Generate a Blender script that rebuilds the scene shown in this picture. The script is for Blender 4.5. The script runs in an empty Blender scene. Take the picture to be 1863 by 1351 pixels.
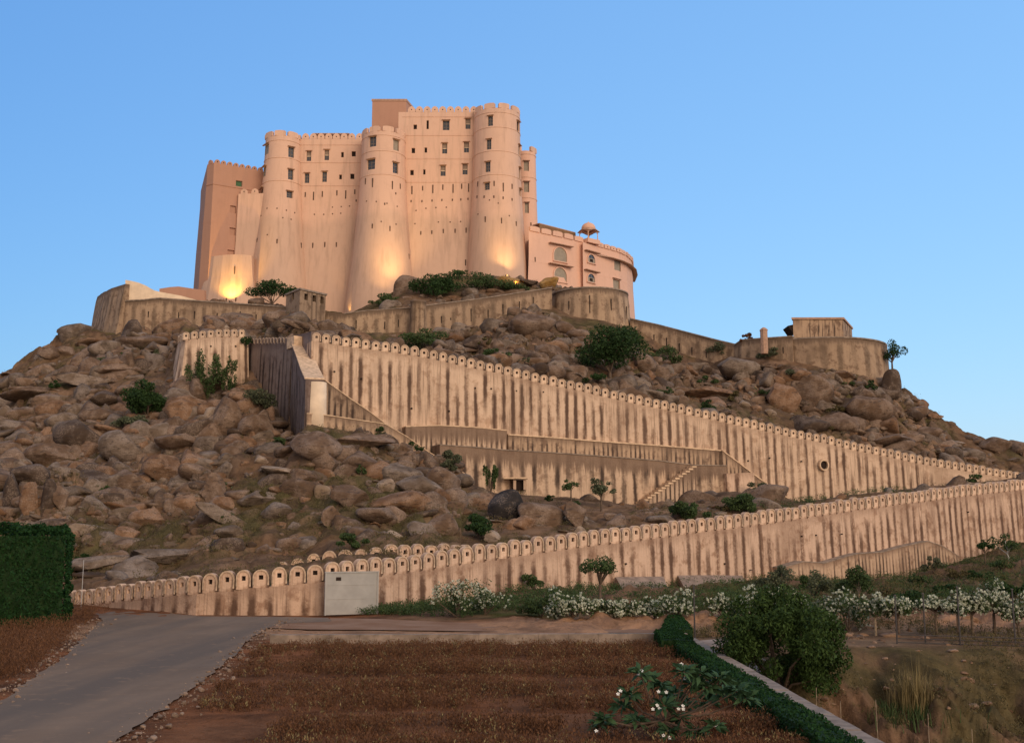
import bpy, bmesh, math, random
import numpy as np
from mathutils import Vector, Matrix
C = bpy.context.scene.collection
R = math.radians
rng = random.Random(7)
nr = np.random.default_rng(11)

# ------------------------------------------------------------------ camera, sky, sun, exposure
FPX, CX, CY, W0 = 2000.0, 931.5, 675.5, 1863.0
TH = R(8.53); CH = 4.5
cam = bpy.data.cameras.new('camera'); camo = bpy.data.objects.new('camera', cam); C.objects.link(camo)
cam.sensor_width = 36; cam.lens = FPX / W0 * 36; cam.clip_end = 9000; cam.clip_start = 0.2
camo.location = (0, 0, CH); camo.rotation_euler = (R(90) + TH, 0, 0)
bpy.context.scene.camera = camo
SUN_EL, SUN_AZ = R(21), R(147)          # azimuth clockwise from +Y: behind the camera, to its right
wd = bpy.data.worlds.new('World'); bpy.context.scene.world = wd; wd.use_nodes = True
nt = wd.node_tree; N = nt.nodes; N.clear(); LK = nt.links
sky = N.new('ShaderNodeTexSky'); sky.sky_type = 'NISHITA'; sky.sun_disc = False
sky.sun_elevation = SUN_EL; sky.sun_rotation = SUN_AZ; sky.air_density = 1.6; sky.dust_density = 0.6; sky.ozone_density = 2.5
bg = N.new('ShaderNodeBackground'); bg.inputs[1].default_value = 0.13
# dusk tint that brightens from the left of the view to the right, as in the evening sky
tc = N.new('ShaderNodeTexCoord'); sp = N.new('ShaderNodeSeparateXYZ'); LK.new(tc.outputs['Generated'], sp.inputs[0])
ramp = N.new('ShaderNodeMapRange'); ramp.inputs[1].default_value = -0.55; ramp.inputs[2].default_value = 0.5
LK.new(sp.outputs[0], ramp.inputs[0])
mxc = N.new('ShaderNodeMix'); mxc.data_type = 'RGBA'
mxc.inputs[6].default_value = (0.50, 0.71, 0.92, 1); mxc.inputs[7].default_value = (1.14, 1.26, 1.30, 1)
LK.new(ramp.outputs[0], mxc.inputs[0])
mul = N.new('ShaderNodeMix'); mul.data_type = 'RGBA'; mul.blend_type = 'MULTIPLY'; mul.inputs[0].default_value = 1
LK.new(sky.outputs[0], mul.inputs[6]); LK.new(mxc.outputs[2], mul.inputs[7])
# even out the pale band of the lower sky
flat = N.new('ShaderNodeMix'); flat.data_type = 'RGBA'; flat.inputs[0].default_value = 0.6
flat.inputs[7].default_value = (1.0, 1.0, 1.0, 1)
zr = N.new('ShaderNodeValToRGB'); zr.color_ramp.elements[0].position = 0.0; zr.color_ramp.elements[0].color = (1.35, 2.75, 5.1, 1)
zr.color_ramp.elements[1].position = 0.6; zr.color_ramp.elements[1].color = (1.2, 2.6, 5.2, 1)
LK.new(sp.outputs[2], zr.inputs[0])
sc2 = N.new('ShaderNodeMix'); sc2.data_type = 'RGBA'; sc2.blend_type = 'MULTIPLY'; sc2.inputs[0].default_value = 1
LK.new(zr.outputs[0], sc2.inputs[6]); LK.new(mxc.outputs[2], sc2.inputs[7])
LK.new(mul.outputs[2], flat.inputs[6]); LK.new(sc2.outputs[2], flat.inputs[7])
# the side of the sky where the sun has just gone (behind the camera) still glows warm
wr = N.new('ShaderNodeMapRange'); wr.interpolation_type = 'SMOOTHSTEP'; wr.inputs[1].default_value = 0.15; wr.inputs[2].default_value = -0.75; LK.new(sp.outputs[1], wr.inputs[0])
warm = N.new('ShaderNodeMix'); warm.data_type = 'RGBA'; warm.inputs[7].default_value = (4.5, 3.75, 3.25, 1); LK.new(wr.outputs[0], warm.inputs[0]); LK.new(flat.outputs[2], warm.inputs[6])
zn = N.new('ShaderNodeMapRange'); zn.interpolation_type = 'SMOOTHSTEP'; zn.inputs[1].default_value = 0.5; zn.inputs[2].default_value = 1.0; LK.new(sp.outputs[2], zn.inputs[0])
zen = N.new('ShaderNodeMix'); zen.data_type = 'RGBA'; zen.inputs[7].default_value = (3.0, 3.0, 3.4, 1); LK.new(zn.outputs[0], zen.inputs[0]); LK.new(warm.outputs[2], zen.inputs[6])
LK.new(zen.outputs[2], bg.inputs[0])
wo = N.new('ShaderNodeOutputWorld'); LK.new(bg.outputs[0], wo.inputs[0])
sl = bpy.data.lights.new('sun', 'SUN'); sl.energy = 1.5; sl.angle = R(40); sl.color = (1.0, 0.78, 0.58)
so = bpy.data.objects.new('sun', sl); C.objects.link(so)
sd = Vector((math.sin(SUN_AZ) * math.cos(SUN_EL), math.cos(SUN_AZ) * math.cos(SUN_EL), math.sin(SUN_EL)))
so.rotation_euler = sd.to_track_quat('Z', 'Y').to_euler()
vs = bpy.context.scene.view_settings
bpy.context.scene.display_settings.display_device = 'sRGB'
vs.view_transform = 'Standard'; vs.look = 'None'; vs.gamma = 1; vs.exposure = 0.38
bpy.context.scene.cycles.max_bounces = 5

# ------------------------------------------------------------------ places: where a point seen at a photo pixel stands when it is Y metres away
def P(px, py, Y):
    a = (px - CX) / FPX; b = (CY - py) / FPX
    dy = math.cos(TH) - b * math.sin(TH); dz = math.sin(TH) + b * math.cos(TH)
    t = Y / dy
    return Vector((a * t, Y, CH + t * dz))
def G(px, py, z=0.0):
    b = (CY - py) / FPX
    dy = math.cos(TH) - b * math.sin(TH); dz = math.sin(TH) + b * math.cos(TH)
    return P(px, py, (z - CH) / dz * dy)
def proj(x, y, z):
    dx, dyy, dz = x, y, z - CH
    f = dyy * math.cos(TH) + dz * math.sin(TH); u = -dyy * math.sin(TH) + dz * math.cos(TH)
    return CX + FPX * dx / f, CY - FPX * u / f
def proj_np(x, y, z):
    z = z - CH
    f = y * math.cos(TH) + z * math.sin(TH); u = -y * math.sin(TH) + z * math.cos(TH)
    return CX + FPX * x / f, CY - FPX * u / f
def lerp_tab(tab, x, k=1):
    return float(np.interp(x, [t[0] for t in tab], [t[k] for t in tab]))

# ------------------------------------------------------------------ noise
def _h(ix, iy, iz, s=0):
    n = (ix.astype(np.int64) * 374761393 + iy.astype(np.int64) * 668265263 + iz.astype(np.int64) * 2147483647 + s * 974634777) & 0xffffffff
    n = ((n ^ (n >> 13)) * 1274126177) & 0xffffffff
    n = ((n ^ (n >> 16)) * 2246822519) & 0xffffffff
    return ((n ^ (n >> 15)) & 0xffffff) / float(0xffffff)
def vnoise(x, y, z=None, s=0):
    x = np.asarray(x, float); y = np.asarray(y, float); z = np.zeros_like(x) if z is None else np.asarray(z, float)
    ix, iy, iz = np.floor(x), np.floor(y), np.floor(z)
    fx, fy, fz = x - ix, y - iy, z - iz
    fx, fy, fz = [f * f * (3 - 2 * f) for f in (fx, fy, fz)]
    r = 0
    for a in (0, 1):
        for b in (0, 1):
            for c in (0, 1):
                r = r + _h(ix + a, iy + b, iz + c, s) * (fx if a else 1 - fx) * (fy if b else 1 - fy) * (fz if c else 1 - fz)
    return r * 2 - 1
def fbm(x, y, z=None, o=4, s=0):
    r = 0; a = 0.5
    for i in range(o):
        k = 2.03 ** i
        r = r + a * vnoise(np.asarray(x) * k, np.asarray(y) * k, None if z is None else np.asarray(z) * k, s + i); a *= 0.5
    return r
def worley(x, y, s=0):
    ix, iy = np.floor(x), np.floor(y)
    f1 = np.full(np.shape(x), 9.0); f2 = np.full(np.shape(x), 9.0); cid = np.zeros(np.shape(x))
    z = np.zeros_like(ix)
    for a in (-1, 0, 1):
        for b in (-1, 0, 1):
            px = ix + a + _h(ix + a, iy + b, z, s + 1); py = iy + b + _h(ix + a, iy + b, z, s + 2)
            d = np.hypot(px - x, py - y)
            c = _h(ix + a, iy + b, z, s + 3)
            m = d < f1
            f2 = np.where(m, f1, np.minimum(f2, d)); cid = np.where(m, c, cid); f1 = np.where(m, d, f1)
    return f1, f2, cid

# ------------------------------------------------------------------ objects
def tag(o, label=None, cat=None, group=None, kind=None):
    if label: o['label'] = label
    if cat: o['category'] = cat
    if group: o['group'] = group
    if kind: o['kind'] = kind
    return o
def empty(name, loc, rz=0.0):
    o = bpy.data.objects.new(name, None); C.objects.link(o); o.location = loc; o.rotation_euler = (0, 0, rz)
    o.empty_display_size = 0.3
    return o
def mesh_np(name, verts, faces, mat, parent=None, smooth=False, world=True):
    """verts: (n,3); faces: (m,k) array or list of tuples; vertices in world space when parent is an Empty and world=True"""
    me = bpy.data.meshes.new(name)
    verts = np.asarray(verts, float)
    off = Vector((0, 0, 0))
    if isinstance(faces, np.ndarray):
        m, k = faces.shape
        me.vertices.add(len(verts)); me.loops.add(m * k); me.polygons.add(m)
        me.vertices.foreach_set('co', verts.ravel())
        me.loops.foreach_set('vertex_index', faces.ravel().astype(np.int32))
        me.polygons.foreach_set('loop_start', np.arange(0, m * k, k, dtype=np.int32))
        me.polygons.foreach_set('loop_total', np.full(m, k, dtype=np.int32))
        me.update(calc_edges=True)
    else:
        me.from_pydata([tuple(v) for v in verts], [], [tuple(f) for f in faces]); me.update()
    for mm in (mat if isinstance(mat, (list, tuple)) else [mat]): me.materials.append(mm)
    if smooth: me.polygons.foreach_set('use_smooth', np.ones(len(me.polygons), bool))
    o = bpy.data.objects.new(name, me); C.objects.link(o)
    if parent is not None:
        o.parent = parent
        if world:
            o.matrix_parent_inverse = Matrix.Identity(4)
            M = parent_world(parent).inverted()
            me.transform(M)
    return o
def parent_world(p):
    M = p.matrix_basis.copy()
    while p.parent is not None:
        p = p.parent; M = p.matrix_basis @ M
    return M
class MB:
    """collects boxes, tubes and free faces, with a material index each, into ONE mesh"""
    def __init__(s): s.v = []; s.f = []; s.m = []; s.uv = {}
    def add(s, verts, faces, mi=0):
        b = len(s.v); s.v += [tuple(v) for v in verts]
        for f in faces: s.f.append(tuple(i + b for i in f)); s.m.append(mi)
    def box(s, c, d, rz=0.0, mi=0, M=None):
        x, y, z = d[0] / 2, d[1] / 2, d[2] / 2
        vs_ = [Vector((sx * x, sy * y, sz * z)) for sz in (-1, 1) for sy in (-1, 1) for sx in (-1, 1)]
        MM = (Matrix.Translation(c) @ Matrix.Rotation(rz, 4, 'Z')) if M is None else M @ Matrix.Translation(c)
        s.add([MM @ v for v in vs_], [(0, 2, 3, 1), (4, 5, 7, 6), (0, 1, 5, 4), (2, 6, 7, 3), (0, 4, 6, 2), (1, 3, 7, 5)], mi)
    def tube(s, a, b, r0, r1=None, n=7, mi=0, cap=True):
        a = Vector(a); b = Vector(b); r1 = r0 if r1 is None else r1
        d = (b - a).normalized(); u = d.orthogonal().normalized(); w = d.cross(u)
        vs_ = [p + (u * math.cos(2 * math.pi * i / n) + w * math.sin(2 * math.pi * i / n)) * r for p, r in ((a, r0), (b, r1)) for i in range(n)]
        fs = [(i, (i + 1) % n, n + (i + 1) % n, n + i) for i in range(n)]
        if cap: fs += [tuple(range(n))[::-1], tuple(range(n, 2 * n))]
        s.add(vs_, fs, mi)
    def lathe(s, c, prof, n=24, mi=0, a0=0.0, sx=1.0, sy=1.0):
        c = Vector(c); k = len(prof)
        vs_ = [(c.x + r * math.cos(a0 + 2 * math.pi * j / n) * sx, c.y + r * math.sin(a0 + 2 * math.pi * j / n) * sy, c.z + z) for r, z in prof for j in range(n)]
        fs = [(i * n + j, i * n + (j + 1) % n, (i + 1) * n + (j + 1) % n, (i + 1) * n + j) for i in range(k - 1) for j in range(n)]
        fs += [tuple(range(n))[::-1], tuple(range((k - 1) * n, k * n))]
        s.add(vs_, fs, mi)
    def build(s, name, mat, parent=None, smooth=False):
        o = mesh_np(name, np.array(s.v), s.f, mat, parent, smooth)
        if any(s.m): o.data.polygons.foreach_set('material_index', s.m)
        return o

# ------------------------------------------------------------------ materials
class Mat:
    def __init__(s, name, rough=0.9, spec=0.2):
        s.m = bpy.data.materials.new(name); s.m.use_nodes = True; s.t = s.m.node_tree; s.N = s.t.nodes; s.L = s.t.links
        s.b = s.N['Principled BSDF']; s.b.inputs['Roughness'].default_value = rough; s.b.inputs['Specular IOR Level'].default_value = spec
    def n(s, t, **k):
        o = s.N.new(t)
        for a, v in k.items(): setattr(o, a, v)
        return o
    def link(s, a, b): s.L.new(a, b)
    def put(s, sock, v):
        if hasattr(v, 'is_linked') or hasattr(v, 'links'): s.L.new(v, sock)
        elif isinstance(v, (tuple, list)) and len(v) == 3 and sock.type == 'RGBA': sock.default_value = (*v, 1)
        else: sock.default_value = v
    def math(s, op, a, b=0.0, c=None, clamp=False):
        o = s.n('ShaderNodeMath', operation=op, use_clamp=clamp); s.put(o.inputs[0], a); s.put(o.inputs[1], b)
        if c is not None: s.put(o.inputs[2], c)
        return o.outputs[0]
    def mix(s, f, a, b, mode='MIX'):
        o = s.n('ShaderNodeMix', data_type='RGBA', blend_type=mode); s.put(o.inputs[0], f); s.put(o.inputs[6], a); s.put(o.inputs[7], b)
        return o.outputs[2]
    def coord(s, kind='Object', scale=(1, 1, 1)):
        t = s.n('ShaderNodeTexCoord'); m = s.n('ShaderNodeMapping'); m.inputs['Scale'].default_value = scale
        s.link(t.outputs[kind], m.inputs[0]); return m.outputs[0]
    def noise(s, vec, scale, detail=4, rough=0.55, dist=0.0):
        o = s.n('ShaderNodeTexNoise'); s.link(vec, o.inputs['Vector']); o.inputs['Scale'].default_value = scale
        o.inputs['Detail'].default_value = detail; o.inputs['Roughness'].default_value = rough; o.inputs['Distortion'].default_value = dist
        return o.outputs['Fac']
    def ss(s, x, lo, hi, a=0.0, b=1.0):
        o = s.n('ShaderNodeMapRange', interpolation_type='SMOOTHSTEP'); s.put(o.inputs[0], x)
        for i, v in enumerate((lo, hi, a, b)): o.inputs[i + 1].default_value = v
        return o.outputs[0]
    def bump(s, h, dist=0.05, st=0.6):
        o = s.n('ShaderNodeBump'); o.inputs['Strength'].default_value = st; o.inputs['Distance'].default_value = dist
        s.link(h, o.inputs['Height']); s.link(o.outputs[0], s.b.inputs['Normal'])
    def col(s, v): s.put(s.b.inputs['Base Color'], v)
def simple(name, col, rough=0.8, var=0.25, scale=6.0, spec=0.2, bump=0.01):
    m = Mat(name, rough, spec); v = m.coord()
    f = m.noise(v, scale, 4)
    m.col(m.mix(m.ss(f, 0.3, 0.7), tuple(c * (1 - var) for c in col), tuple(min(1, c * (1 + var)) for c in col)))
    if bump: m.bump(f, bump, 0.5)
    return m.m
def leafmat(name, dark, light, trans=0.15):
    m = Mat(name, 0.7, 0.12)
    g = m.n('ShaderNodeNewGeometry'); oi = m.n('ShaderNodeObjectInfo')
    v = m.coord(); f = m.noise(v, 1.3, 2)
    a = m.math('ADD', m.math('MULTIPLY', g.outputs['Random Per Island'], 0.6), m.math('MULTIPLY', f, 0.6), clamp=True)
    c = m.mix(a, dark, light)
    m.col(c)
    tr = m.n('ShaderNodeBsdfTranslucent'); m.link(c, tr.inputs[0])
    mx = m.n('ShaderNodeMixShader'); mx.inputs[0].default_value = trans
    m.link(m.b.outputs[0], mx.inputs[1]); m.link(tr.outputs[0], mx.inputs[2])
    m.link(mx.outputs[0], m.N['Material Output'].inputs[0])
    return m.m
def oldwall(name, cream, brown, stain, streak=0.9, patch=0.5, topband=0.35, low=0.5, longs=5.0, wash=0.4, tbh=0.7, wideamt=0.85, veins=0.55):
    """lime plaster on rubble with dark run-off streaks; UV u counts merlons along the wall, v is metres below the top"""
    m = Mat(name, 0.92, 0.1); uvn = m.n('ShaderNodeUVMap'); uv = uvn.outputs[0]
    sp_ = m.n('ShaderNodeSeparateXYZ'); m.link(uv, sp_.inputs[0]); u, v = sp_.outputs[0], sp_.outputs[1]
    obj = m.coord()
    big = m.noise(obj, 0.16, 4, 0.6); mid = m.noise(obj, 0.9, 5, 0.65); fine = m.noise(obj, 5.0, 4, 0.7)
    def stretched(su, sv, sc, det=4):
        mp = m.n('ShaderNodeMapping'); mp.inputs['Scale'].default_value = (su, sv, 1); m.link(uv, mp.inputs[0]); return m.noise(mp.outputs[0], sc, det, 0.6)
    wob = stretched(0.9, 0.5, 2.0)
    uu = m.math('ADD', u, m.math('MULTIPLY', m.math('SUBTRACT', wob, 0.5), 0.22))
    d = m.math('ABSOLUTE', m.math('SUBTRACT', m.math('FRACT', uu), 0.5))          # 0.5 at the gap between merlons
    idn = stretched(1.0, 0.07, 1.7, 2)                                              # how strong each streak is
    cut = stretched(0.8, 0.16, 1.1, 3)
    st = m.math('MULTIPLY', m.ss(m.math('ADD', d, m.math('ADD', m.math('MULTIPLY', m.math('SUBTRACT', mid, 0.5), 0.25), m.math('MULTIPLY', m.math('SUBTRACT', idn, 0.5), 0.35))), 0.19, 0.44), m.ss(m.math('ADD', idn, m.math('MULTIPLY', m.math('SUBTRACT', cut, 0.5), 1.3)), 0.12, 0.56))
    vein = m.math('MULTIPLY', m.ss(stretched(7.0, 0.25, 1.0, 5), 0.48, 0.66), m.ss(big, 0.34, 0.56))
    c = m.mix(m.ss(big, 0.36, 0.66), cream, tuple(0.86 * a + 0.14 * b for a, b in zip(cream, brown)))
    c = m.mix(m.math('MULTIPLY', m.ss(mid, 0.50, 0.66), patch), c, brown)
    c = m.mix(m.math('MULTIPLY', m.ss(fine, 0.60, 0.72), 0.45 * patch), c, tuple(0.6 * x for x in brown))
    c = m.mix(m.math('MULTIPLY', vein, veins * streak), c, stain)
    oi = m.n('ShaderNodeObjectInfo')
    wn = m.n('ShaderNodeTexWhiteNoise', noise_dimensions='1D'); m.link(m.math('FLOOR', m.math('ADD', u, 0.5)), wn.inputs['W'])
    rs = m.n('ShaderNodeSeparateColor'); m.link(wn.outputs['Color'], rs.inputs[0]); r1, r2, r3 = rs.outputs
    s0 = m.math('MULTIPLY', m.math('POWER', r1, 2.5), longs * 0.45); ln_ = m.math('MULTIPLY', m.math('ADD', r2, 0.35), longs)
    t0 = m.math('DIVIDE', m.math('SUBTRACT', m.math('ADD', v, m.math('MULTIPLY', mid, 1.2)), s0), 1.4, clamp=True)
    t1 = m.math('SUBTRACT', 1.0, m.math('DIVIDE', m.math('SUBTRACT', v, m.math('ADD', s0, ln_)), 2.6, clamp=True), clamp=True)
    wgt = m.math('MULTIPLY', m.math('MULTIPLY', t0, t1), m.math('ADD', m.math('MULTIPLY', r3, 0.8), 0.55), clamp=True)
    st = m.math('MULTIPLY', st, wgt)
    wide = m.math('MULTIPLY', m.ss(d, 0.12, 0.5), m.math('MULTIPLY', wgt, m.ss(fine, 0.35, 0.65)))
    c = m.mix(m.math('MULTIPLY', wide, wideamt, clamp=True), c, tuple(0.8 * x + 0.2 * y for x, y in zip(brown, stain)))
    washn = stretched(0.25, 0.12, 1.0, 4)
    c = m.mix(m.math('MULTIPLY', m.ss(washn, 0.50, 0.68), wash), c, tuple(0.55 * x + 0.45 * y for x, y in zip(stain, brown)))
    c = m.mix(m.math('MULTIPLY', st, streak), c, stain)
    c = m.mix(1.0, c, m.mix(oi.outputs['Random'], (0.80, 0.78, 0.76), (1.08, 1.06, 1.02)), 'MULTIPLY')
    tb = m.math('MULTIPLY', m.ss(m.math('ADD', v, m.math('ADD', m.math('MULTIPLY', mid, 0.8), m.math('MULTIPLY', m.math('SUBTRACT', stretched(5.0, 0.05, 1.0, 4), 0.35), 2.0 * tbh))), tbh + .8, tbh), topband)
    c = m.mix(tb, c, tuple(0.5 * (a + b) for a, b in zip(stain, brown)))
    m.col(c)
    m.bump(m.math('ADD', mid, m.math('MULTIPLY', fine, 0.6)), 0.10, 0.7)
    return m.m
MT = {}
MT['wall'] = oldwall('aged_lime_plaster', (0.72, 0.53, 0.385), (0.39, 0.24, 0.155), (0.13, 0.082, 0.06), 1.0, 0.6, longs=7.5, wash=.45, wideamt=1.0)
MT['wall_low'] = oldwall('aged_lime_plaster_low', (0.74, 0.525, 0.385), (0.36, 0.215, 0.14), (0.135, 0.08, 0.057), 0.95, 0.8, 0.4, longs=7.0, wash=.45, wideamt=1.3)
MT['wall_stain'] = oldwall('stained_terrace_plaster', (0.66, 0.48, 0.34), (0.28, 0.18, 0.12), (0.085, 0.06, 0.048), 1.0, 0.7, 0.85, longs=3.5, wash=0.6, tbh=2.1)
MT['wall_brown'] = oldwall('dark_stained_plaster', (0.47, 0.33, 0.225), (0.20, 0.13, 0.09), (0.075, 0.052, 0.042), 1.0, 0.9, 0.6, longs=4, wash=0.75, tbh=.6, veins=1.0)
MT['wall_foot'] = oldwall('stained_footing_plaster', (0.56, 0.39, 0.27), (0.28, 0.17, 0.11), (0.09, 0.062, 0.048), 1.0, 0.85, 0.8, longs=5, wash=0.6, tbh=.35, veins=.9)
MT['wall_dark'] = oldwall('shaded_stained_plaster', (0.25, 0.19, 0.165), (0.15, 0.10, 0.085), (0.055, 0.042, 0.04), 1.0, 0.8, 0.5, longs=14, wash=.5)  # base darkened for the shade of the left-facing side; streaks are run-off stains
MT['rampart'] = oldwall('weathered_rampart_plaster', (0.40, 0.285, 0.195), (0.22, 0.145, 0.098), (0.10, 0.072, 0.052), 0.5, 1.0, 0.95, wash=.9, tbh=.9)
MT['slit'] = simple('shaded_slit', (0.11, 0.065, 0.045), 1.0, 0.2, bump=0)
MT['ledge'] = simple('pale_coping', (0.62, 0.44, 0.29), 0.9, 0.22, 2.5, bump=0.03)
MT['rim'] = simple('merlon_rim_plaster', (0.50, 0.36, 0.25), 0.9, 0.35, 3.0, bump=0.02)
MT['dark'] = simple('unlit_interior', (0.03, 0.02, 0.016), 1.0, 0.2, bump=0)
MT['white_plaster'] = simple('cream_plaster', (0.72, 0.56, 0.40), 0.9, 0.1, 1.0)
MT['concrete'] = simple('grey_concrete', (0.27, 0.205, 0.165), 0.9, 0.25, 1.4, bump=0.02)
MT['kerb'] = simple('pale_kerb', (0.26, 0.20, 0.155), 0.9, 0.3, 2.0, bump=0.02)
def plaster(name, col, low, zsplit, grey=0.25):
    m = Mat(name, 0.9, 0.12); g = m.n('ShaderNodeNewGeometry'); sp_ = m.n('ShaderNodeSeparateXYZ'); m.link(g.outputs['Position'], sp_.inputs[0])
    pos = m.n('ShaderNodeMapping'); m.link(g.outputs['Position'], pos.inputs[0])
    st = m.n('ShaderNodeMapping'); st.inputs['Scale'].default_value = (1, 1, 0.12); m.link(g.outputs['Position'], st.inputs[0])
    big = m.noise(pos.outputs[0], 0.12, 4); mid = m.noise(pos.outputs[0], 0.8, 5, 0.6); run = m.noise(st.outputs[0], 1.1, 5, 0.6); fine = m.noise(pos.outputs[0], 5, 4)
    zz = m.math('ADD', sp_.outputs[2], m.math('MULTIPLY', big, 7.0))
    c = m.mix(m.ss(zz, zsplit + 5.0, zsplit + 2.6), col, low)
    c = m.mix(m.math('MULTIPLY', m.ss(run, 0.45, 0.75), grey), c, tuple(x * 0.6 for x in low))
    c = m.mix(m.math('MULTIPLY', m.ss(mid, 0.5, 0.75), 0.22), c, tuple(x * 0.72 for x in col))
    m.col(c); m.bump(m.math('ADD', mid, m.math('MULTIPLY', fine, 0.4)), 0.04, 0.5); return m.m
MT['fort'] = plaster('peach_plaster', (0.66, 0.425, 0.305), (0.57, 0.38, 0.275), 60.0, 0.5)
MT['fort_red'] = plaster('rose_plaster', (0.43, 0.24, 0.165), (0.43, 0.24, 0.165), 0.0, 0.15)  # reddish plaster, its colour darkened to hold the side wing's shadow
MT['annex'] = plaster('pink_plaster', (0.70, 0.43, 0.31), (0.68, 0.42, 0.30), 0.0, 0.12)
MT['sill'] = simple('ledge_plaster', (0.42, 0.26, 0.18), 0.9, 0.15, 3)
MT['glass'] = Mat('window_glass', 0.15, 0.6).m; MT['glass'].node_tree.nodes['Principled BSDF'].inputs['Base Color'].default_value = (0.045, 0.05, 0.06, 1)
MT['blind'] = simple('drawn_blind', (0.30, 0.25, 0.19), 0.7, 0.1, 2)
MT['frame'] = simple('window_frame_wood', (0.26, 0.19, 0.14), 0.7, 0.15, 8)
MT['shutter'] = simple('green_shutter', (0.06, 0.13, 0.06), 0.7, 0.15, 8)
MT['awning'] = simple('brown_awning_cloth', (0.20, 0.115, 0.06), 0.8, 0.15, 2)
MT['gate'] = simple('grey_gate_steel', (0.34, 0.325, 0.30), 0.55, 0.10, 1.2, 0.4)
MT['metal'] = simple('dark_metal', (0.06, 0.05, 0.045), 0.5, 0.2, 8, 0.4)
MT['pale_metal'] = simple('pale_metal', (0.5, 0.48, 0.45), 0.5, 0.15, 8, 0.4)
MT['bark'] = simple('bark', (0.12, 0.085, 0.06), 0.9, 0.35, 8, bump=0.02)
MT['twig'] = simple('pale_stem', (0.28, 0.21, 0.14), 0.8, 0.3, 8)
def rockmat(name, attr):
    m = Mat(name, 0.9, 0.2); v = m.coord('Object' if not attr else 'Object')
    if attr:
        a = m.n('ShaderNodeAttribute', attribute_name='tint'); base = a.outputs['Color']; g = m.n('ShaderNodeNewGeometry'); vec = g.outputs['Position']
        mp = m.n('ShaderNodeMapping'); m.link(vec, mp.inputs[0]); vv = mp.outputs[0]; k = 1.0
    else:
        oi = m.n('ShaderNodeObjectInfo'); base = oi.outputs['Color']
        g = m.n('ShaderNodeNewGeometry'); mp = m.n('ShaderNodeMapping'); m.link(g.outputs['Position'], mp.inputs[0]); vv = mp.outputs[0]
    st = m.n('ShaderNodeMapping'); st.inputs['Scale'].default_value = (1, 1, 3.0); st.inputs['Rotation'].default_value = (0.5, 0.3, 0); m.link(vv, st.inputs[0])
    a1 = m.noise(vv, 0.7, 5, 0.6); a2 = m.noise(st.outputs[0], 1.6, 5, 0.65, 0.4); a3 = m.noise(vv, 9.0, 4, 0.6)
    c = m.mix(m.ss(a1, 0.35, 0.65), base, m.mix(1.0, base, (0.62, 0.56, 0.48), 'MULTIPLY'))
    c = m.mix(m.math('MULTIPLY', m.ss(a2, 0.52, 0.66), 0.75), c, (0.05, 0.036, 0.030))
    c = m.mix(m.math('MULTIPLY', m.ss(a1, 0.56, 0.44), m.math('MULTIPLY', m.ss(a3, 0.45, 0.6), 0.35)), c, (0.36, 0.27, 0.20))
    m.col(c); m.bump(m.math('ADD', m.math('MULTIPLY', a2, 1.0), m.math('MULTIPLY', a3, 0.25)), 0.16, 0.8); return m.m
MT['rock'] = rockmat('granite_boulder', False); MT['rock_many'] = rockmat('granite_rubble', True)
def groundmat(name):
    """tint attribute carries what the ground is made of (soil, grass, bare rock)"""
    m = Mat(name, 1.0, 0.0); a = m.n('ShaderNodeAttribute', attribute_name='tint')
    g = m.n('ShaderNodeNewGeometry'); mp = m.n('ShaderNodeMapping'); m.link(g.outputs['Position'], mp.inputs[0]); vv = mp.outputs[0]
    a1 = m.noise(vv, 0.5, 6, 0.65); a2 = m.noise(vv, 3.0, 5, 0.7); a3 = m.noise(vv, 14.0, 3, 0.7)
    c = m.mix(m.ss(a1, 0.3, 0.7), m.mix(1.0, a.outputs['Color'], (0.6, 0.6, 0.62), 'MULTIPLY'), m.mix(1.0, a.outputs['Color'], (1.3, 1.25, 1.15), 'MULTIPLY'))
    c = m.mix(m.math('MULTIPLY', m.ss(a2, 0.5, 0.7), 0.55), c, m.mix(1.0, c, (0.45, 0.45, 0.42), 'MULTIPLY'))
    c = m.mix(m.math('MULTIPLY', m.ss(a3, 0.6, 0.75), 0.35), c, (0.34, 0.26, 0.19))
    m.col(c); m.bump(m.math('ADD', a2, m.math('MULTIPLY', a3, 0.4)), 0.12, 0.8); return m.m
MT['ground'] = groundmat('soil_and_scrub')
MT['leaf_dark'] = leafmat('dark_green_leaves', (0.012, 0.028, 0.010), (0.045, 0.085, 0.025))
MT['leaf_neem'] = leafmat('neem_leaves', (0.014, 0.032, 0.008), (0.062, 0.105, 0.026))
MT['leaf_mid'] = leafmat('green_leaves', (0.022, 0.045, 0.014), (0.085, 0.125, 0.045))
MT['leaf_grey'] = leafmat('grey_green_leaves', (0.05, 0.065, 0.035), (0.14, 0.15, 0.085))
MT['leaf_olive'] = leafmat('olive_grass', (0.055, 0.050, 0.022), (0.16, 0.125, 0.055))
MT['leaf_hedge'] = leafmat('hedge_leaves', (0.008, 0.026, 0.008), (0.022, 0.066, 0.016))
MT['leaf_dry'] = leafmat('dry_leaves', (0.048, 0.022, 0.012), (0.20, 0.095, 0.045))
MT['leaf_straw'] = leafmat('straw', (0.12, 0.085, 0.035), (0.33, 0.26, 0.12))
MT['blossom'] = leafmat('white_blossom', (0.32, 0.36, 0.24), (0.74, 0.74, 0.60), 0.2)
MT['petal'] = leafmat('white_petal', (0.75, 0.75, 0.70), (0.9, 0.9, 0.85), 0.1)
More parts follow.
